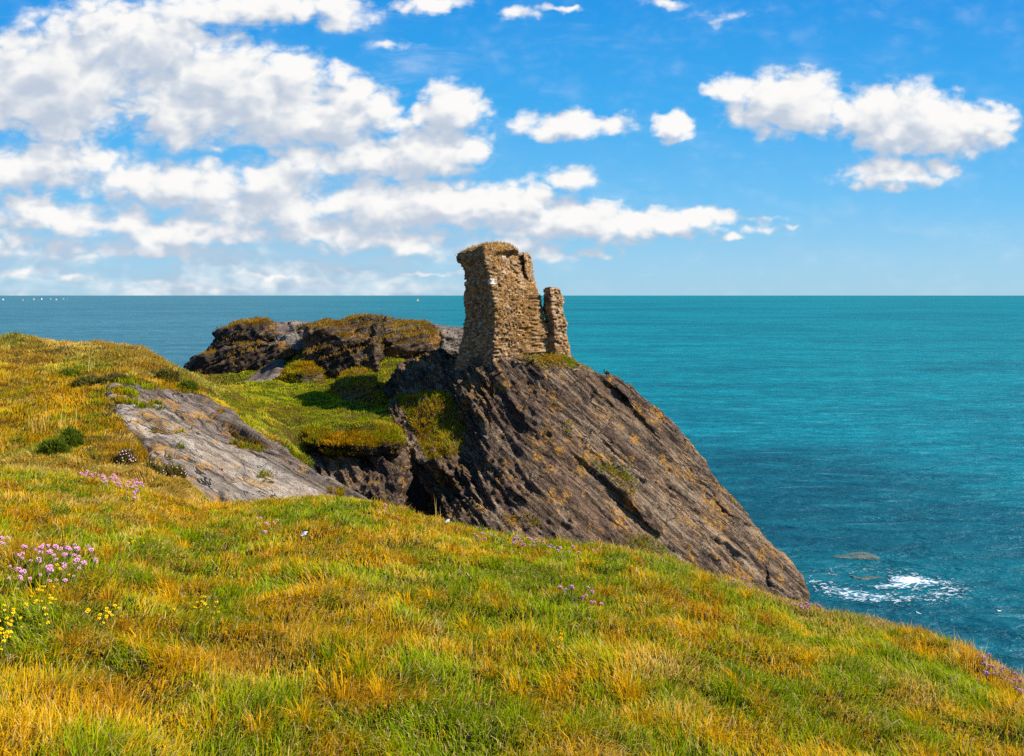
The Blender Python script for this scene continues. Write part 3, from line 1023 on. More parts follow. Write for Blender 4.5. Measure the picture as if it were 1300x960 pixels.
# wisps on the tower head
parts = []
ok = np.where((Nt[:, 2] > 0.45) & (pyv_ if False else (Vt[:, 2] > to[2] + 4.2)))[0]
idx = RNG.choice(ok, 1500)
parts.append(blades(Vt[idx] - to, Nt[idx], RNG.uniform(0.05, 0.2, 1500), 0.02 * RNG.uniform(0.6, 1.3, 1500), RNG.uniform(0.3, 1.5, 1500), RNG.uniform(0, 6.28, 1500), brown(Vt[idx])))
fm_ = (Nt @ unit((0.6, -0.8, 0.15)) > 0.6) & (fbm(Vt * 1.1 + 2, 3) > -0.12) & (Vt[:, 2] > to[2] + 0.3)
idx = RNG.choice(np.where(fm_)[0], 8000)
fcol = (RUST * 0.65 + OCHRE * 0.25 + np.array((0.06, 0.045, 0.04))) * RNG.uniform(0.5, 1.1, 8000)[:, None]
parts.append(blades(Vt[idx] - to, Nt[idx], RNG.uniform(0.03, 0.10, 8000), 0.02 * RNG.uniform(0.6, 1.3, 8000), RNG.uniform(0.6, 2.2, 8000), RNG.uniform(0, 6.28, 8000), fcol))
tg = grass_obj('grass_cap', parts, None)
tg.parent = tower_e
tg['kind'] = 'stuff'

# stony path
pv = []
pb = bmesh.new()
cxp, cyp = np.mean([p[0] for p in PATH]), np.mean([p[1] for p in PATH])
gx, gy = np.meshgrid(np.arange(cxp - 5, cxp + 5, 0.12), np.arange(cyp - 4, cyp + 4, 0.12), indexing='ij')
shp = gx.shape
ex = 0.35 * fbm(xy3(gx.ravel() * 1.2, gy.ravel() * 1.2), 3)
ins = inpoly(gx.ravel() + ex, gy.ravel() + ex, path_xy)
zz = ground_z(gx.ravel(), gy.ravel()) + 0.05 + 0.02 * fbm(xy3(gx.ravel() * 4, gy.ravel() * 4), 2)
ids = np.arange(gx.size).reshape(shp)
q = np.stack([ids[:-1, :-1].ravel(), ids[1:, :-1].ravel(), ids[1:, 1:].ravel(), ids[:-1, 1:].ravel()], 1)
q = q[ins[q].all(1)]
use = np.unique(q)
rem = np.full(gx.size, -1)
rem[use] = np.arange(len(use))
o = link('path', mesh_np('path', np.stack([gx.ravel(), gy.ravel(), zz], 1)[use], rem[q]), rock_mat('path_stone', (1, 0.5, 0), (0, 0, 1), (0.15, 0.115, 0.08), (0.28, 0.225, 0.165), (0.40, 0.34, 0.26), lichen=0.4, veg=-3))
tag(o, 'short bare stony path leading to the far outcrop', 'path', kind='structure')


# ------------------------------------------------------------------ plants
flower_pink = plain_mat('thrift_petals', (0.78, 0.43, 0.58), 0.7, 0.1, 0.15, 120)
flower_faded = plain_mat('faded_thrift_petals', (0.66, 0.44, 0.44), 0.8, 0.1, 0.2, 120)
flower_yellow = plain_mat('yellow_petals', (0.85, 0.58, 0.01), 0.6, 0.1, 0.15, 120)
stem_mat = plain_mat('flower_stem', (0.13, 0.15, 0.03), 0.7, 0.1, 0.2, 60)


def head_mesh(name, r, n, mat, flat=0.7, pr=0.45):
    """a globe of little notched petals"""
    V, Q = [], []
    for k in range(n):
        z = 1 - 1.35 * (k + 0.5) / n
        t = 2.39996 * k
        s = math.sqrt(max(0, 1 - z * z))
        c = np.array((s * math.cos(t), s * math.sin(t), z * flat))
        nn = unit(c)
        a1 = unit(np.cross(nn, (0.3, 0.2, 1)))
        a2 = np.cross(nn, a1)
        ph = random.random() * 6.28
        e1 = math.cos(ph) * a1 + math.sin(ph) * a2
        e2 = -math.sin(ph) * a1 + math.cos(ph) * a2
        i = len(V)
        w = r * pr
        c0 = c * r
        V += [c0 * 0.55, c0 + e1 * w + nn * w * 0.2, c0 + e2 * w * 0.35 + nn * w * 0.35, c0 - e1 * w + nn * w * 0.2, c0 - e2 * w + nn * w * .1]
        Q += [(i, i + 1, i + 2, i + 3), (i, i + 3, i + 4, i + 1)]
    me = mesh_np(name, np.array(V), np.array(Q), smooth=False)
    me.materials.append(mat)
    return me


def stem_mesh(name, h, r=0.003):
    V, Q = [], []
    for lv in range(4):
        t = lv / 3
        for k in range(5):
            a = 2 * math.pi * k / 5
            V.append((r * math.cos(a) + 0.02 * t * t, r * math.sin(a), h * (t - 1)))
    V = np.array(V)
    V[:, 0] -= 0.02
    for lv in range(3):
        for k in range(5):
            Q.append((lv * 5 + k, lv * 5 + (k + 1) % 5, lv * 5 + 5 + (k + 1) % 5, lv * 5 + 5 + k))
    me = mesh_np(name, V, np.array(Q))
    me.materials.append(stem_mat)
    return me


heads = [head_mesh('thrift_flower', r_, n_, m_, f_) for r_, n_, m_, f_ in ((0.0165, 26, flower_pink, .7), (0.013, 20, flower_pink, .85), (0.018, 28, flower_pink, .6), (0.0135, 16, flower_faded, .8))]
yheads = [head_mesh('yellow_flower', 0.0092, 12, flower_yellow, 0.55, 0.6) for _ in range(2)]
stem_m = stem_mesh('stem', 0.17)
ystem_m = stem_mesh('stem', 0.10, 0.002)


def pix_ground(px, py, lo=3.0, hi=26.0):
    """where the sight line meets the ground sheet"""
    u_, s_ = (px - CX) / F, (py - HY) / F
    ds = np.linspace(lo, hi, 900)
    gz = ground_z(u_ * ds, ds) + 0.0
    hit = np.where(EYE - s_ * ds <= gz + 0.06)[0]
    if len(hit) == 0:
        return None
    dd = ds[hit[0]]
    return u_ * dd, dd, float(gz[hit[0]])


def flowers(kind, spots, label, group, parts_, scale=1.0):
    hs, sm, nm, cat, hh = (heads, stem_m, 'thrift_flower', 'flower', 0.15) if kind == 'pink' else (yheads, ystem_m, 'yellow_flower', 'flower', 0.10)
    k = 0
    for (px, py) in spots:
        p = pix_ground(px, py)
        if p is None:
            continue
        sc = scale * random.uniform(0.7, 1.25)
        if kind == 'pink' and p[1] > 14:
            sc *= 1.35
        h_ = hh * random.uniform(0.8, 1.15)
        e = bpy.data.objects.new(nm, hs[k % len(hs)])
        COL.objects.link(e)
        e.location = (p[0], p[1], p[2] + h_ * sc)
        e.scale = (sc, sc, sc)
        e.rotation_euler = (random.uniform(-.35, .35), random.uniform(-.35, .35), random.uniform(0, 6.28))
        tag(e, label, cat, group)
        if parts_:
            s_ = bpy.data.objects.new('stem', sm)
            COL.objects.link(s_)
            s_.parent = e
        k += 1


def cloud_pts(n, path, sx, sy):
    out_ = []
    for _ in range(n):
        t = random.random() * (len(path) - 1)
        i = min(int(t), len(path) - 2)
        f_ = t - i
        out_.append((path[i][0] * (1 - f_) + path[i + 1][0] * f_ + random.gauss(0, sx), path[i][1] * (1 - f_) + path[i + 1][1] * f_ + random.gauss(0, sy)))
    return out_


flowers('pink', cloud_pts(48, [(-10, 705), (40, 716), (75, 716), (102, 722)], 11, 8) + cloud_pts(18, [(10, 755), (30, 748), (60, 740), (95, 730)], 8, 6) + [(122, 722), (121, 727)],
        'pink thrift flower in the nearest drift at lower left', 'pink thrift of the lower-left drift', True)
flowers('pink', cloud_pts(75, [(106, 610), (130, 617), (150, 621), (172, 626), (172, 636)], 3, 3),
        'pink thrift flower in the band below the hillside cushions', 'pink thrift of the band below the hillside', False)
flowers('pink', cloud_pts(10, [(602, 685), (622, 688)], 3, 2) + cloud_pts(36, [(645, 694), (660, 697), (685, 700), (708, 703)], 4, 2.5) + cloud_pts(5, [(720, 706), (760, 708)], 5, 2),
        'pink thrift flower on the slope edge in front of the crag foot', 'pink thrift on the edge below the crag', False)
flowers('pink', cloud_pts(13, [(704, 764), (720, 760), (745, 766), (768, 774)], 4, 2),
        'pink thrift flower in the small scatter amid mid-slope green grass', 'pink thrift scattered on the middle slope', True)
flowers('pink', cloud_pts(55, [(1242, 842), (1262, 858), (1285, 872), (1310, 890)], 5, 4),
        'pink thrift flower on the cliff edge at far right', 'pink thrift on the right cliff edge', True, 0.8)
flowers('pink', cloud_pts(16, [(995, 768), (1045, 782)], 5, 2) + cloud_pts(6, [(930, 744), (950, 750)], 5, 2),
        'pink thrift flower on the edge beside the sea foot of the crag', 'pink thrift by the sea foot of the crag', False)
flowers('pink', cloud_pts(6, [(480, 652), (494, 652)], 3, 3) + cloud_pts(8, [(330, 668), (352, 682)], 5, 4),
        'pink thrift flower dotted on the grass before the slab', 'pink thrift dotted before the slab', False)
flowers('yellow', cloud_pts(32, [(0, 800), (20, 792), (0, 815), (26, 780)], 10, 10), 'yellow flower in the dense cluster at lower left corner', 'yellow flowers of the corner cluster', True)
flowers('yellow', cloud_pts(26, [(45, 790), (60, 765), (52, 752), (110, 730)], 14, 9) + cloud_pts(20, [(110, 790), (130, 787), (145, 790), (135, 775)], 8, 4), 'yellow flower scattered below the pink drift', 'yellow flowers below the pink drift', True)
flowers('yellow', cloud_pts(16, [(228, 774), (250, 772), (270, 780)], 9, 5) + cloud_pts(9, [(160, 690), (175, 688), (210, 695)], 6, 3), 'yellow flower in the sparse patch amid ochre grass', 'yellow flowers of the sparse left patch', True)
flowers('yellow', cloud_pts(10, [(706, 806), (712, 822)], 4, 4), 'yellow flower in the tight clump on the middle slope', 'yellow flowers of the middle-slope clump', True)


def cushion(name, px, py, Y, rx, ry, rz, colA, colB, n, label, cat, pink=0, group=None):
    x, y = (px - CX) / F * Y, Y
    z = float(ground_z(np.array([x]), np.array([y]))[0])
    e = empty(name, (x, y, z))
    tag(e, label, cat, group)
    t = RNG.uniform(0, 6.283, n)
    ph = np.arccos(RNG.uniform(-0.1, 1, n))
    D = np.stack([np.sin(ph) * np.cos(t), np.sin(ph) * np.sin(t), np.cos(ph)], 1)
    lump = 1 + 0.55 * fbm(D * 1.8 + px, 3)
    P_ = D * np.array((rx, ry, rz)) * lump[:, None] * RNG.uniform(0.72, 1.0, n)[:, None]
    k = RNG.uniform(0, 1, n)[:, None]
    c = (np.array(colA) * k + np.array(colB) * (1 - k)) * RNG.uniform(0.7, 1.3, n)[:, None]
    V, q_, t_, cc = blades(P_, D, np.full(n, 0.10) * RNG.uniform(0.5, 1.9, n), np.full(n, 0.026), RNG.uniform(0.1, 0.9, n), RNG.uniform(0, 6.28, n), c)
    me = mesh_np('foliage', V, [q_, t_], smooth=False)
    set_col(me, np.clip(cc, 0, 1))
    fo = link('foliage', me, grass_mat, e)
    if pink:
        idx = RNG.choice(n, pink)
        idx = idx[(D[idx, 2] > 0.1)]
        Vs_, Qs = [], []
        for i in idx:
            c0 = P_[i] / np.linalg.norm(P_[i]) * (np.linalg.norm(P_[i]) + 0.09)
            r = 0.024
            b0 = len(Vs_)
            for dx, dy, dz in ((0, 0, 1), (1, 0, .1), (0, 1, .1), (-1, 0, .1), (0, -1, .1), (0, 0, -.6)):
                Vs_.append(c0 + r * np.array((dx, dy, dz)))
            for a_, b_ in ((1, 2), (2, 3), (3, 4), (4, 1)):
                Qs += [(b0, b0 + a_, b0 + b_), (b0 + 5, b0 + b_, b0 + a_)]
        fm = link('flower_heads', mesh_np('flower_heads', np.array(Vs_), np.array(Qs), False), flower_pink, e)
        fm['kind'] = 'stuff'
    return e


DG, MG, BG = (0.075, 0.105, 0.012), (0.16, 0.21, 0.015), (0.24, 0.16, 0.05)
cushion('thrift_cushion', 160, 580, 25.0, 0.22, 0.2, 0.34, DG, BG, 900, 'dark thrift cushion topped with pink flowers at the slab edge', 'cushion plant', 60)
cushion('thrift_cushion', 217, 592, 24.8, 0.42, 0.3, 0.30, DG, BG, 1500, 'broad pink-edged thrift cushion resting against the slab', 'cushion plant', 60)
cushion('thrift_cushion', 189, 612, 23.6, 0.26, 0.2, 0.24, DG, BG, 900, 'small thrift cushion with few pink flowers, lowest of the three', 'cushion plant', 18)
cushion('thrift_cushion', 196, 540, 28.0, 0.24, 0.2, 0.42, DG, BG, 900, 'upright thrift cushion with pink flowers high on the slab', 'cushion plant', 40)
cushion('green_shrub', 68, 584, 24.4, 0.36, 0.3, 0.36, DG, MG, 2200, 'low bright green shrub, wider of the pair on the left bank', 'shrub')
cushion('green_shrub', 90, 576, 25.2, 0.30, 0.3, 0.46, DG, MG, 2000, 'taller bright green shrub, right of the pair on the left bank', 'shrub')
cushion('heather_clump', 118, 492, 32, 0.62, 0.4, 0.34, DG, BG, 2400, 'wide dark olive heather clump above the top of the slab', 'heather')
cushion('heather_clump', 148, 492, 31.8, 0.55, 0.4, 0.32, DG, BG, 2200, 'olive heather clump joining the wide one above the slab', 'heather')
cushion('heather_clump', 176, 494, 31.9, 0.45, 0.35, 0.25, DG, BG, 1800, 'small olive heather clump touching the slab top', 'heather')
cushion('heather_clump', 212, 478, 34.5, 0.48, 0.4, 0.42, DG, BG, 1800, 'rounded heather clump on the hill brow right of the others', 'heather')
cushion('heather_clump', 88, 480, 33.5, 0.36, 0.3, 0.22, DG, MG, 1400, 'small dark green clump alone on the left hill', 'heather')
cushion('heather_clump', 238, 495, 34.5, 0.4, 0.35, 0.3, DG, MG, 1500, 'green clump on the brow just above the slab corner', 'heather')

# dead stalks
parts = []
sp = cloud_pts(26, [(38, 545), (60, 540), (95, 540)], 6, 5) + cloud_pts(8, [(112, 470), (118, 466)], 3, 2)
pts = [pix_ground(px, py, 21, 40) for px, py in sp] + [pix_ground(px, py) for px, py in cloud_pts(26, [(1228, 838), (1260, 858), (1205, 828)], 10, 4) + cloud_pts(8, [(530, 662), (570, 674)], 14, 2)]
pts = np.array([p for p in pts if p])
n = len(pts)
parts.append(blades(pts, np.tile((0, 0, 1.0), (n, 1)), RNG.uniform(0.3, 0.7, n) * np.where(pts[:, 1] < 14, 0.45, 1.0), 0.0006 * pts[:, 1] + 0.0015, RNG.uniform(0.05, 0.4, n), RNG.uniform(0, 6.28, n), np.tile(STRAW * 1.1, (n, 1))))
grass_obj('dry_stalks', parts, 'thin pale dead stalks standing above the grass', 'dry stalks')

# litter-like white scraps on the grass
def scrap(px, py, w, label, mat):
    p = pix_ground(px, py)
    V, Q = [], []
    nx, ny = 7, 5
    for i in range(nx):
        for j in range(ny):
            a, b_ = i / (nx - 1) - .5, j / (ny - 1) - .5
            V.append((a * w + 0.01 * math.sin(7 * b_), b_ * w * 0.7, 0.17 + 0.25 * w * math.sin(3 * a + 2 * b_) + 0.2 * w * b_ + 0.15 * w * random.random()))
    for i in range(nx - 1):
        for j in range(ny - 1):
            k = i * ny + j
            Q.append((k, k + ny, k + ny + 1, k + 1))
    me = mesh_np('paper_scrap', np.array(V), np.array(Q))
    o = link('paper_scrap', me, mat, None, p)
    sm = o.modifiers.new('thickness', 'SOLIDIFY')
    sm.thickness = 0.003
    tag(o, label, 'litter')


paper = plain_mat('white_paper', (0.75, 0.82, 0.86), 0.5, 0.3, 0.05, 20)
scrap(386, 691, 0.055, 'crumpled white scrap lying on the grass below the slab', paper)
scrap(568, 671, 0.06, 'white scrap on the slope edge before the dark rock', paper)

# ------------------------------------------------------------------ sea
def sea_mat():
    m, nt, out = new_mat('sea_water')
    b = NB(nt)
    pos = b.n('ShaderNodeNewGeometry').outputs['Position']
    sx = b.n('ShaderNodeSeparateXYZ')
    b.put(sx.inputs[0], pos)
    r = b.vmath('LENGTH', pos)
    lr = b.math('LOGARITHM', b.math('MAXIMUM', r, 1.0), 10.0)
    az = b.math('DIVIDE', sx.outputs[0], b.math('MAXIMUM', sx.outputs[1], 1.0))
    # streak coordinates: wide across the view, fine in depth (wind lanes)
    cm = b.n('ShaderNodeCombineXYZ')
    b.put(cm.inputs[0], b.math('MULTIPLY', az, 2.0))
    b.put(cm.inputs[1], b.math('MULTIPLY', lr, 9.0))
    lanes = b.noise(cm.outputs[0], 1.6, 6, 0.6, 0.4)
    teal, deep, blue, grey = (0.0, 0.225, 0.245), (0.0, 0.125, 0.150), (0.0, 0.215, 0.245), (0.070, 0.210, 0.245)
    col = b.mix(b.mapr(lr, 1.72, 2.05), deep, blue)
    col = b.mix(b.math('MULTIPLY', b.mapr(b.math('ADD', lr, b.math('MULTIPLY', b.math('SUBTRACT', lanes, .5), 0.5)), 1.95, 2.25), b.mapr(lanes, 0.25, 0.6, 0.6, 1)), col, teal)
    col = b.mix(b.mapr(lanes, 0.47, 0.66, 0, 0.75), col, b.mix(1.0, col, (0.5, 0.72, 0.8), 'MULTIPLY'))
    col = b.mix(b.math('MULTIPLY', b.mapr(az, 0.0, -0.35), b.mapr(lr, 1.8, 2.2)), col, grey)  # cloud reflection painted in as greyer water towards the left
    cw = b.n('ShaderNodeMapping')
    cw.inputs['Scale'].default_value = (0.45, 1.0, 1.0)
    cw.inputs['Rotation'].default_value = (0, 0, 0.25)
    b.put(cw.inputs['Vector'], pos)
    w1 = b.noise(cw.outputs[0], 0.6, 5, 0.65, 0.6)
    w2 = b.noise(cw.outputs[0], 1.7, 4, 0.6, 0.4)
    w3 = b.noise(cw.outputs[0], 0.05, 5, 0.6, 0.6)
    w4 = b.noise(cw.outputs[0], 0.008, 6, 0.7, 0.6)
    cl_ = b.n('ShaderNodeMapping')
    cl_.inputs['Scale'].default_value = (0.16, 0.62, 1.0)
    cl_.inputs['Rotation'].default_value = (0, 0, 0.10)
    b.put(cl_.inputs['Vector'], pos)
    w5 = b.noise(cl_.outputs[0], 0.16, 7, 0.68, 0.7)
    w6 = b.noise(cl_.outputs[0], 1.1, 5, 0.65, 0.5)
    # weed-dark bottom off the crag
    wd = b.vmath('LENGTH', b.vmath('MULTIPLY', b.vmath('SUBTRACT', pos, (24.0, 74.0, 0.0)), (1 / 15.0, 1 / 17.0, 0.0)))
    wd = b.math('ADD', wd, b.math('MULTIPLY', b.math('SUBTRACT', w3, 0.5), 1.6))
    col = b.mix(b.mapr(wd, 1.15, 0.35, 0, 0.50), col, (0.0, 0.045, 0.075))
    col = b.mix(b.mapr(w5, 0.40, 0.62, 0.75, 0), col, b.mix(1.0, col, (0.55, 0.68, 0.74), 'MULTIPLY'))
    col = b.mix(b.mapr(w6, 0.42, 0.60, 0.55, 0), col, b.mix(1.0, col, (0.55, 0.65, 0.72), 'MULTIPLY'))
    col = b.mix(b.mapr(w6, 0.58, 0.74, 0, 0.35), col, (0.12, 0.34, 0.38))
    col = b.mix(b.mapr(w1, 0.3, 0.7, 0, 1), b.mix(1.0, col, (0.6, 0.7, 0.75), 'MULTIPLY'), col)
    col = b.mix(b.mapr(w4, 0.35, 0.65, 0, 1), b.mix(1.0, col, (0.75, 0.82, 0.85), 'MULTIPLY'), col)
    nb = b.bump(w4, 0.8, 6.0)
    nb = b.bump(w3, 0.8, 0.9, nb)
    nb = b.bump(w6, 1.0, 0.5, nb)
    nb = b.bump(w1, 1.0, 0.50, nb)
    nb = b.bump(w2, 1.0, 0.22, nb)
    df = b.n('ShaderNodeBsdfDiffuse')
    b.put(df.inputs[0], col)
    b.put(df.inputs['Normal'], nb)
    gl = b.n('ShaderNodeBsdfGlossy')
    gl.inputs['Roughness'].default_value = 0.34
    b.put(gl.inputs['Normal'], nb)
    fr = b.n('ShaderNodeFresnel')
    fr.inputs[0].default_value = 1.33
    b.put(fr.inputs['Normal'], nb)
    # a ruffled sea never reaches mirror reflectance at grazing sight lines
    mx = b.n('ShaderNodeMixShader')
    b.put(mx.inputs[0], b.math('MINIMUM', b.math('MULTIPLY', fr.outputs[0], 0.45), 0.085))
    nt.links.new(df.outputs[0], mx.inputs[1])
    nt.links.new(gl.outputs[0], mx.inputs[2])
    nt.links.new(mx.outputs[0], out.inputs[0])
    return m


R_ = 60000.0
rings = [0, 60, 200, 700, 2500, 9000, 25000, R_]
V = [(0, 0, 0)]
Q, T = [], []
ns = 96
for k, rad in enumerate(rings[1:]):
    for s_ in range(ns):
        a_ = 2 * math.pi * s_ / ns
        V.append((rad * math.cos(a_), rad * math.sin(a_), 0))
for s_ in range(ns):
    T.append((0, 1 + s_, 1 + (s_ + 1) % ns))
for k in range(len(rings) - 2):
    for s_ in range(ns):
        a_, b_ = 1 + k * ns + s_, 1 + k * ns + (s_ + 1) % ns
        Q.append((a_, a_ + ns, b_ + ns, b_))
sea = link('sea', mesh_np('sea', np.array(V, float), [np.array(T), np.array(Q)]), sea_mat())
tag(sea, 'wide teal sea stretching to the horizon', 'sea', kind='structure')

# foam round the rock awash: lace of thin flecks floating on the water
fx, fy = 19.6, 45.6
gx, gy = np.meshgrid(np.arange(13.5, 25, 0.035), np.arange(40.5, 50.5, 0.05), indexing='ij')
x_, y_ = gx.ravel(), gy.ravel()
p3 = xy3(x_ * 0.9 + y_ * .15, y_ * 1.3)
wv = fbm(p3 * 0.8, 3)
lace = np.abs(fbm(np.stack([x_ * 1.5 + wv, y_ * 2.4 + wv, np.zeros_like(x_)], 1), 4))
core = np.exp(-(((x_ - 20.9) / 1.0) ** 2 + ((y_ - 45.6) / 0.55) ** 2))
tail = np.exp(-(((x_ - 19.9) / 1.6) ** 2 + ((y_ - 44.7 - 0.15 * (x_ - 20)) / 0.5) ** 2)) * 0.75
elq = np.hypot((x_ - 19.3) / 3.8, (y_ - 45.0) / 2.7)
ringm = np.exp(-((elq - 0.85) / 0.33) ** 2) * (0.55 + 0.45 * (y_ < 45.5))
ringm += 0.5 * np.exp(-(((x_ - 17.2) / 1.6) ** 2 + ((y_ - 43.3) / 0.7) ** 2))
dens = np.clip(core * 1.0 + tail + 0.42 * ringm * (elq < 1.6), 0, 1)
hole = fbm(xy3(x_ * 5, y_ * 6), 2)
thin = 1 - np.clip(lace / (0.055 + 0.13 * dens ** 1.5), 0, 1)
white = np.clip(thin * dens * 1.7 + np.clip(core + 0.25 * hole - 0.45, 0, 1) * 1.6, 0, 1)
pale = np.clip(dens * 0.55 + 0.2 * wv, 0, 1)
keepv = (white > 0.12) | (dens + 0.25 * hole + 0.2 * wv > 0.42)
ids = np.arange(gx.size).reshape(gx.shape)
q = np.stack([ids[:-1, :-1].ravel(), ids[1:, :-1].ravel(), ids[1:, 1:].ravel(), ids[:-1, 1:].ravel()], 1)
q = q[keepv[q].sum(1) >= 3]
use = np.unique(q)
rem = np.full(gx.size, -1)
rem[use] = np.arange(len(use))
zf = 0.02 + 0.10 * core * np.clip(hole + .6, 0, 1) + 0.02 * np.clip(hole, -.4, 1)
fcol = np.array((0.0, 0.06, 0.085)) * (1 - pale[:, None]) + np.array((0.06, 0.20, 0.22)) * pale[:, None]
fcol = fcol * (1 - white[:, None]) + np.array((0.64, 0.68, 0.70)) * white[:, None]
me = mesh_np('sea_foam', np.stack([x_, y_, zf], 1)[use], rem[q])
set_col(me, fcol[use])
foam_mat = attr_mat('foam', 0.6, 0.0, 0.2)
o = link('sea_foam', me, foam_mat)
tag(o, 'white lace of foam swirling round the rock awash', 'foam', kind='stuff')

# ------------------------------------------------------------------ birds on the water
white_f = plain_mat('white_feathers', (0.8, 0.8, 0.78), 0.7, 0.2, 0.05, 10)
grey_f = plain_mat('grey_feathers', (0.45, 0.47, 0.5), 0.7, 0.2, 0.1, 10)
bill_m = plain_mat('bill', (0.6, 0.35, 0.03), 0.5, 0.3, 0.1, 10)


def bird():
    bm = bmesh.new()
    rings_ = [(-0.30, 0.12, 0.01, 0.012), (-0.22, 0.10, 0.05, 0.035), (-0.08, 0.075, 0.095, 0.085), (0.07, 0.08, 0.095, 0.09), (0.15, 0.12, 0.06, 0.075), (0.18, 0.19, 0.04, 0.045), (0.20, 0.24, 0.048, 0.05), (0.24, 0.255, 0.04, 0.04), (0.265, 0.25, 0.012, 0.012)]
    prev = None
    for x, z, ry, rz in rings_:
        r_ = [bm.verts.new((x, ry * math.cos(2 * math.pi * k / 10), z + rz * math.sin(2 * math.pi * k / 10))) for k in range(10)]
        if prev:
            for k in range(10):
                bm.faces.new((prev[k], prev[(k + 1) % 10], r_[(k + 1) % 10], r_[k]))
        else:
            bm.faces.new(r_)
        prev = r_
    bm.faces.new(prev[::-1])
    bmesh.ops.recalc_face_normals(bm, faces=bm.faces)
    me = bpy.data.meshes.new('seabird')
    bm.to_mesh(me)
    bm.free()
    me.polygons.foreach_set('use_smooth', np.ones(len(me.polygons), bool))
    return me


bme = bird()
bme.materials.append(white_f)
wing = mesh_np('wing', np.array([(0.12, 0, 0.02), (0.05, 0, 0.075), (-0.12, 0.0, 0.085), (-0.34, -0.03, 0.07), (-0.15, 0, 0.0), (0.12, 0.02, 0.02), (0.05, 0.025, 0.07), (-0.12, 0.025, 0.08), (-0.15, 0.02, 0.0)], float),
               [np.array([(0, 1, 2, 4), (5, 8, 7, 6)]), np.array([(4, 2, 3), (8, 3, 7)])])
wing.materials.append(grey_f)
for (px, py, a_, lab) in [(1050, 776, 0.4, 'white seabird floating close to the foot of the crag'), (1166, 779, 2.4, 'white seabird floating on open water below the foam'), (1268, 776, 3.3, 'white seabird floating farthest right on the dark water')]:
    Yb = EYE / ((py - HY) / F)
    o = link('seabird', bme, None, None, ((px - CX) / F * Yb, Yb, -0.03))
    o.rotation_euler = (0, 0, a_)
    o.scale = (0.40, 0.40, 0.40)
    tag(o, lab, 'bird')
    for sg in (1, -1):
        w_ = link('wing', wing, None, o, (0, 0.085 * sg, 0.06))
        w_.scale = (1, sg, 1)

# ------------------------------------------------------------------ boats far out
hull_w = plain_mat('boat_hull', (0.75, 0.75, 0.75), 0.4, 0.4, 0.05, 2)
sail_w = plain_mat('white_sailcloth', (0.85, 0.85, 0.85), 0.8, 0.1, 0.03, 2)
sail_r = plain_mat('red_sailcloth', (0.75, 0.12, 0.12), 0.8, 0.1, 0.05, 2)
sail_o = plain_mat('orange_sailcloth', (0.85, 0.42, 0.12), 0.8, 0.1, 0.05, 2)
spar = plain_mat('spar', (0.4, 0.4, 0.4), 0.4, 0.5, 0.05, 2)


def boat_meshes():
    bm = bmesh.new()
    prev = None
    for x, w, zt, zb in [(-3.2, 0.9, 0.75, -0.05), (-1.5, 1.15, 0.7, -0.25), (0.5, 1.15, 0.75, -0.3), (2.2, 0.7, 0.85, -0.2), (3.4, 0.06, 1.0, 0.1)]:
        r_ = [bm.verts.new(p) for p in ((x, w, zt), (x, w * 0.8, zb * .5), (x, 0, zb), (x, -w * 0.8, zb * .5), (x, -w, zt), (x, 0, zt + 0.05))]
        if prev:
            for k in range(6):
                bm.faces.new((prev[k], prev[(k + 1) % 6], r_[(k + 1) % 6], r_[k]))
        else:
            bm.faces.new(r_)
        prev = r_
    bm.faces.new(prev[::-1])
    bmesh.ops.recalc_face_normals(bm, faces=bm.faces)
    h_ = bpy.data.meshes.new('hull')
    bm.to_mesh(h_)
    bm.free()
    h_.materials.append(hull_w)

    def sail(p0, p1, p2, belly, nm):
        V, Q = [], []
        n_ = 6
        for s_ in (0, 0.03):
            for i in range(n_ + 1):
                t = i / n_
                for j in range(n_ + 1):
                    w = j / n_ * (1 - t)
                    p = np.array(p0) * (1 - t - w) + np.array(p1) * t + np.array(p2) * w
                    p = p + np.array((0, belly * math.sin(math.pi * min(1, j / n_)) * (1 - t) + s_, 0))
                    V.append(p)
        o_ = (n_ + 1) ** 2
        for s_ in (0, 1):
            for i in range(n_):
                for j in range(n_):
                    k = s_ * o_ + i * (n_ + 1) + j
                    f_ = (k, k + 1, k + n_ + 2, k + n_ + 1)
                    Q.append(f_ if s_ else f_[::-1])
        return mesh_np(nm, np.array(V), np.array(Q))
    mn = sail((0.6, 0, 1.5), (0.6, 0, 9.5), (-3.0, 0, 1.6), 0.5, 'mainsail')
    jb = sail((3.3, 0, 1.1), (0.75, 0, 8.0), (0.9, 0, 1.4), -0.4, 'jib')
    bm = bmesh.new()
    bmesh.ops.create_cone(bm, cap_ends=True, segments=8, radius1=0.09, radius2=0.05, depth=9.4)
    bmesh.ops.translate(bm, verts=bm.verts, vec=(0.68, 0, 5.2))
    ms = bpy.data.meshes.new('mast')
    bm.to_mesh(ms)
    bm.free()
    ms.materials.append(spar)
    return h_, mn, jb, ms


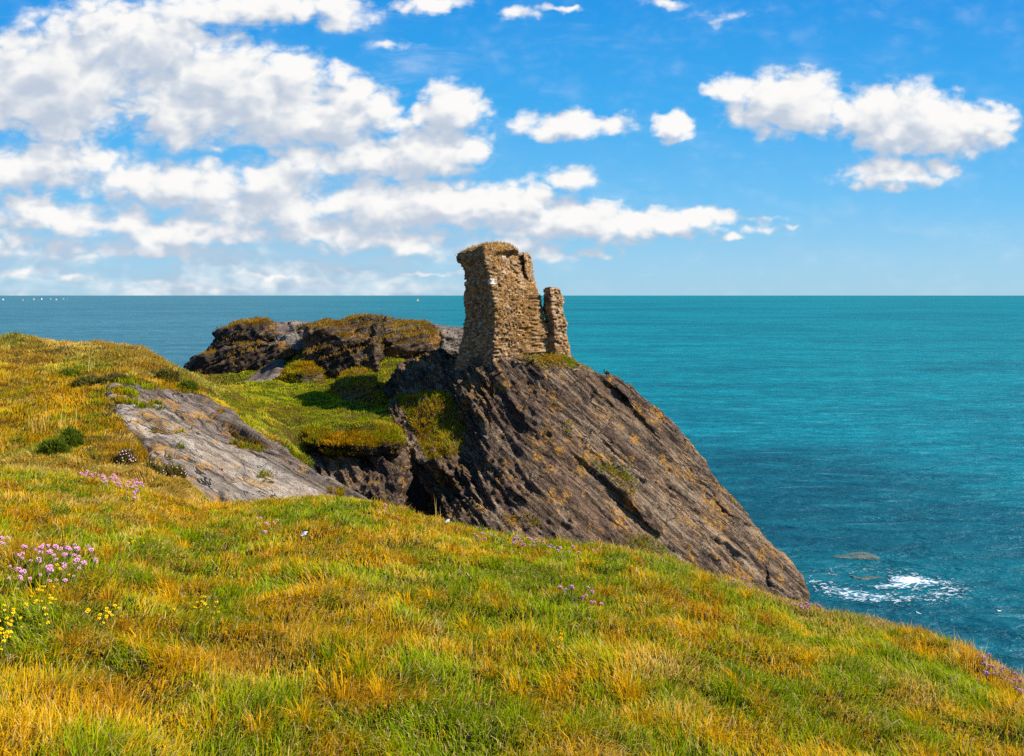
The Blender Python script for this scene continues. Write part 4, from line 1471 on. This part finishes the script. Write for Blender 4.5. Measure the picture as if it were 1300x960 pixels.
hm, mn, jb, ms = boat_meshes()
sails = {}
for key, (ma, mb) in {'white': (sail_w, sail_w), 'redwhite': (sail_w, sail_r), 'orange': (sail_o, sail_o), 'red': (sail_r, sail_w)}.items():
    a_, b_ = mn.copy(), jb.copy()
    a_.materials.append(ma)
    b_.materials.append(mb)
    sails[key] = (a_, b_)
fleet = 'sailing boats along the left horizon'
for (px, py, kind, rot, lab) in [
    (4, 381.2, 'white', 0.5, 'tiny white-sailed boat nearest the left edge of the horizon fleet'),
    (22, 381.4, 'redwhite', -0.5, 'tiny boat with red and white sails, second from left in the fleet'),
    (28.5, 381.9, 'red', 0.1, 'tiny boat with red mainsail just right of the second boat'),
    (34, 381.2, 'redwhite', 2.6, 'tiny red and white sailed boat left of the close pair'),
    (43.2, 381, 'redwhite', 0.3, 'tiny boat with red jib, left one of the close pair'),
    (47.6, 381.2, 'red', 2.9, 'tiny red-mainsail boat, right one of the close pair'),
    (53, 380.4, 'white', 1.2, 'tiny faint white boat right of the close pair'),
    (64.5, 380.4, 'white', 1.8, 'tiny faint white boat alone in the middle of the fleet'),
    (71, 381.2, 'red', 0.4, 'tiny red-mainsail boat in the right half of the fleet'),
    (80.5, 380.2, 'white', 0.2, 'tiny white boat, left of the rightmost two'),
    (85.5, 380.2, 'white', 2.8, 'tiny white boat at the right end of the fleet'),
    (530.3, 382.3, 'orange', 0.4, 'tiny orange-sailed boat alone just left of the tower')]:
    Yb = EYE / ((py - HY) / F)
    e = empty('sailing_boat', ((px - CX) / F * Yb, Yb, 0.05))
    e.rotation_euler = (0, 0, rot)
    tag(e, lab, 'sailing boat', fleet if px < 200 else None)
    k = 0.78 if kind != 'white' else 0.66
    e.scale = (k,) * 3
    for nm, m_ in (('hull', hm), ('mast', ms), ('mainsail', sails[kind][0]), ('jib', sails[kind][1])):
        link(nm, m_, None, e)

# ------------------------------------------------------------------ sky, sun, camera
SUN_EL = math.radians(41)
SUN_AZ = math.radians(95)      # clockwise from +Y
sdir = Vector((math.sin(SUN_AZ) * math.cos(SUN_EL), math.cos(SUN_AZ) * math.cos(SUN_EL), math.sin(SUN_EL)))
L = bpy.data.lights.new('sun', 'SUN')
L.energy = 5.0
L.angle = math.radians(0.5)
L.color = (1.0, 0.95, 0.86)
lo = bpy.data.objects.new('sun', L)
COL.objects.link(lo)
lo.rotation_euler = sdir.to_track_quat('Z', 'Y').to_euler()

BLOBS = [  # photo px, py, rx, ry, strength
    (60, 110, 190, 100, 1.0), (170, 50, 190, 80, .85), (260, 115, 170, 95, 1.0), (350, 125, 130, 80, 1.0), (420, 150, 95, 70, .9), (440, 118, 60, 45, .8), (480, 140, 55, 50, .75),
    (572, 143, 62, 58, 1.0), (545, 190, 95, 55, .95), (470, 205, 150, 45, .8), (400, 195, 100, 40, .7), (600, 195, 40, 25, .6),
    (40, 215, 160, 50, .85), (130, 205, 80, 36, .75), (180, 228, 90, 40, .8), (250, 240, 130, 48, .85), (350, 235, 110, 50, .8), (330, 265, 190, 40, .8), (520, 262, 190, 45, .95), (640, 262, 130, 45, .95), (730, 285, 160, 36, .9), (820, 283, 140, 26, .85), (900, 276, 90, 16, .7), (960, 281, 50, 8, .5),
    (165, 275, 60, 35, .85), (60, 280, 160, 32, .7), (250, 292, 140, 32, .75), (400, 292, 130, 30, .7), (500, 305, 160, 26, .65), (640, 312, 140, 26, .6), (30, 312, 140, 22, .5), (200, 318, 200, 18, .45), (740, 322, 80, 12, .45),
    (20, 345, 70, 11, .4), (92, 352, 26, 11, .55), (350, 350, 110, 6, .35), (540, 346, 80, 5, .4),
    (330, 8, 230, 34, .8), (430, 22, 90, 26, .6), (550, 4, 90, 16, .7), (655, 22, 34, 14, .5), (716, 15, 46, 9, .6), (510, 55, 60, 10, .3), (840, 2, 40, 9, .4), (925, 18, 90, 16, .25),
    (725, 155, 100, 26, .9), (690, 165, 60, 20, .7), (770, 150, 45, 16, .7), (850, 160, 34, 30, .75), (715, 226, 52, 26, .65), (690, 235, 30, 14, .5),
    (925, 110, 52, 30, .8), (1010, 128, 110, 52, 1.0), (965, 150, 70, 36, .8), (1005, 95, 50, 22, .55), (1080, 135, 40, 30, 0.3),
    (1150, 150, 115, 60, 1.05), (1200, 160, 120, 46, 1.0), (1265, 160, 50, 36, .8), (1095, 178, 50, 20, .5), (1130, 218, 90, 32, .85), (1190, 208, 36, 20, .6), (920, 301, 34, 9, .55), (965, 292, 40, 10, .3), (1000, 292, 30, 7, .3), (0, 240, 22, 40, .7), (40, 265, 70, 20, .6),
]

w = bpy.data.worlds.new('World')
C.world = w
w.use_nodes = True
nt = w.node_tree
for n_ in list(nt.nodes):
    nt.nodes.remove(n_)
# cloud density as a node group of direction
gr = bpy.data.node_groups.new('cloud_density', 'ShaderNodeTree')
gr.interface.new_socket('P', in_out='INPUT', socket_type='NodeSocketVector')
gr.interface.new_socket('D', in_out='OUTPUT', socket_type='NodeSocketFloat')
gr.interface.new_socket('M', in_out='OUTPUT', socket_type='NodeSocketFloat')
b = NB(gr)
gi, go = b.n('NodeGroupInput'), b.n('NodeGroupOutput')
Pin = gi.outputs[0]
warp = b.n('ShaderNodeTexNoise')
warp.inputs['Scale'].default_value = 1.1
warp.inputs['Detail'].default_value = 3
b.put(warp.inputs['Vector'], Pin)
wv = b.vmath('MULTIPLY', b.vmath('SUBTRACT', warp.outputs['Color'], (0.5, 0.5, 0.5)), (0.5, 0.32, 0.0))
warp2 = b.n('ShaderNodeTexNoise')
warp2.inputs['Scale'].default_value = 3.6
warp2.inputs['Detail'].default_value = 3
b.put(warp2.inputs['Vector'], Pin)
wv = b.vmath('ADD', wv, b.vmath('MULTIPLY', b.vmath('SUBTRACT', warp2.outputs['Color'], (0.5, 0.5, 0.5)), (0.42, 0.26, 0.0)))
Pw = b.vmath('ADD', Pin, wv)
acc = None
for (px, py, rx, ry, s_) in BLOBS:
    mp = b.n('ShaderNodeMapping', vector_type='TEXTURE')
    mp.inputs['Location'].default_value = ((px - CX) / 100, (HY - py) / 100, 0)
    mp.inputs['Scale'].default_value = (rx / 100, ry / 100, 1)
    b.put(mp.inputs['Vector'], Pw)
    gt = b.n('ShaderNodeTexGradient', gradient_type='QUADRATIC_SPHERE')
    b.put(gt.inputs[0], mp.outputs[0])
    gt.gradient_type = 'SPHERICAL'
    v = b.math('MULTIPLY', gt.outputs['Fac'], s_)
    acc = v if acc is None else b.math('SMOOTH_MAX', acc, v, 0.12)
st_ = b.vmath('MULTIPLY', Pin, (1.0, 1.45, 1.0))
nA = b.noise(st_, 1.5, 8, 0.56, 0.15)
nB = b.noise(st_, 4.6, 6, 0.6, 0.1)
nC = b.noise(st_, 2.0, 5, 0.5, 0.2)
bil = b.math('SUBTRACT', b.math('MULTIPLY', b.math('ABSOLUTE', b.math('SUBTRACT', nC, 0.5)), 1.7), 0.10)
dn = b.math('ADD', b.math('MULTIPLY', b.math('SUBTRACT', nA, 0.5), 1.15), b.math('MULTIPLY', b.math('SUBTRACT', nB, 0.5), 0.40))
dn = b.math('ADD', dn, bil)
dsum = b.math('ADD', b.math('MINIMUM', b.math('MULTIPLY', acc, 1.2), 0.8), b.math('MULTIPLY', dn, b.mapr(acc, 0.065, 0.19)))
gr.links.new(dsum, go.inputs[0])
nS = b.noise(st_, 1.5, 2.5, 0.5, 0.15)
nS2 = b.math('ABSOLUTE', b.math('SUBTRACT', b.noise(st_, 2.0, 2, 0.5, 0.2), 0.5))
soft = b.math('ADD', b.math('MULTIPLY', b.math('SUBTRACT', nS, 0.5), 1.3), b.math('SUBTRACT', b.math('MULTIPLY', nS2, 1.7), 0.10))
soft = b.math('ADD', soft, b.math('MULTIPLY', b.math('SUBTRACT', nB, 0.5), 0.30))
soft = b.math('ADD', b.math('MINIMUM', b.math('MULTIPLY', acc, 1.2), 0.9), soft)
gr.links.new(soft, go.inputs[1])

b = NB(nt)
wo = b.n('ShaderNodeOutputWorld')
tc = b.n('ShaderNodeTexCoord').outputs['Generated']
sp_ = b.n('ShaderNodeSeparateXYZ')
b.put(sp_.inputs[0], tc)
yy = b.math('MAXIMUM', b.math('ABSOLUTE', sp_.outputs[1]), 0.12)
cm = b.n('ShaderNodeCombineXYZ')
b.put(cm.inputs[0], b.math('MULTIPLY', b.math('DIVIDE', sp_.outputs[0], yy), F / 100))
b.put(cm.inputs[1], b.math('MULTIPLY', b.math('DIVIDE', sp_.outputs[2], yy), F / 100))
P_ = cm.outputs[0]


def dens(vec):
    g_ = b.n('ShaderNodeGroup')
    g_.node_tree = gr
    b.put(g_.inputs[0], vec)
    return g_.outputs[0], g_.outputs[1]


d0, m0 = dens(P_)
d1, m1 = dens(b.vmath('ADD', P_, (0.13, 0.27, 0)))
alpha = b.mapr(d0, 0.07, 0.62)
# thin veils: wind-drawn streaks and a flat pale layer low over the sea
sp2 = b.n('ShaderNodeSeparateXYZ')
b.put(sp2.inputs[0], P_)
cs = b.n('ShaderNodeCombineXYZ')
b.put(cs.inputs[0], b.math('ADD', b.math('MULTIPLY', sp2.outputs[0], 0.35), b.math('MULTIPLY', sp2.outputs[1], 0.2)))
b.put(cs.inputs[1], b.math('MULTIPLY', sp2.outputs[1], 1.6))
vn = b.noise(cs.outputs[0], 1.7, 8, 0.62, 0.5)
low = b.math('MULTIPLY', b.mapr(sp2.outputs[1], 1.5, 0.35), b.mapr(sp2.outputs[0], 1.5, -2.5))
leftish = b.mapr(sp2.outputs[0], 2.0, -4.0, 0.25, 1.0)
veil = b.math('ADD', b.math('MULTIPLY', b.mapr(vn, 0.50, 0.78), b.math('MULTIPLY', leftish, 0.45)), b.math('MULTIPLY', low, b.mapr(vn, 0.3, 0.65, 0.05, 0.65)))
alpha = b.math('SUBTRACT', 1.0, b.math('MULTIPLY', b.math('SUBTRACT', 1.0, alpha), b.math('SUBTRACT', 1.0, veil)))
shade = b.math('SUBTRACT', m0, m1)
lit = b.mapr(shade, -0.48, 0.50, 0, 1)
thick = b.mapr(m1, 0.3, 1.05, 0, 1)
ccol = b.mix(lit, (0.46, 0.57, 0.72), (1.0, 0.992, 0.975))
ccol = b.mix(b.math('MULTIPLY', thick, 0.42), ccol, (0.66, 0.70, 0.78))
sky = b.n('ShaderNodeTexSky', sky_type='NISHITA')
sky.sun_disc = False
sky.sun_elevation = SUN_EL
sky.sun_rotation = SUN_AZ
sky.altitude = 0
sky.air_density = 1.0
sky.dust_density = 0.3
sky.ozone_density = 2.0
SKYK = 0.11
el = b.math('DIVIDE', sp_.outputs[2], yy)
hs = b.n('ShaderNodeHueSaturation')
hs.inputs['Hue'].default_value = 0.5
hs.inputs['Saturation'].default_value = 1.0
hs.inputs['Value'].default_value = 1.0
b.put(hs.inputs['Color'], sky.outputs[0])
cl = b.mix(1.0, ccol, (0.487 / SKYK,) * 3, 'MULTIPLY')
# far clouds take on some of the air's colour
EXPO = 2 ** 1.0
def lin(r, g_, b_):
    return tuple((((c / 255 + 0.055) / 1.055) ** 2.4) / EXPO / SKYK / 10 for c in (r, g_, b_))
air = b.ramp(b.math('DIVIDE', el, 0.5), [(0.0, lin(158, 205, 230)), (0.08, lin(146, 203, 236)), (0.22, lin(105, 190, 242)), (0.42, lin(52, 170, 240)), (0.66, lin(20, 151, 233)), (1.0, lin(4, 122, 214))])
air = b.mix(1.0, air, (10.0,) * 3, 'MULTIPLY')
skyc = b.mix(0.95, hs.outputs[0], air)
fin = b.mix(alpha, skyc, cl)
bg = b.n('ShaderNodeBackground')
bg.inputs[1].default_value = SKYK
b.put(bg.inputs[0], fin)
nt.links.new(bg.outputs[0], wo.inputs[0])
w.cycles.sampling_method = 'MANUAL'
w.cycles.sample_map_resolution = 512

cam = bpy.data.cameras.new('camera')
cam.sensor_width = 36
cam.sensor_fit = 'HORIZONTAL'
cam.lens = 36 * F / 1300
cam.shift_y = -105 / 1300
cam.clip_start = 0.1
cam.clip_end = 200000
co = bpy.data.objects.new('camera', cam)
COL.objects.link(co)
co.location = (0, 0, EYE)
co.rotation_euler = (math.radians(90), 0, 0)
C.camera = co

C.view_settings.view_transform = 'Standard'
C.view_settings.look = 'None'
C.view_settings.exposure = 1.0
C.view_settings.gamma = 1.0
C.view_settings.use_curve_mapping = False
C.cycles.max_bounces = 6
C.cycles.transparent_max_bounces = 4
C.cycles.use_denoising = False
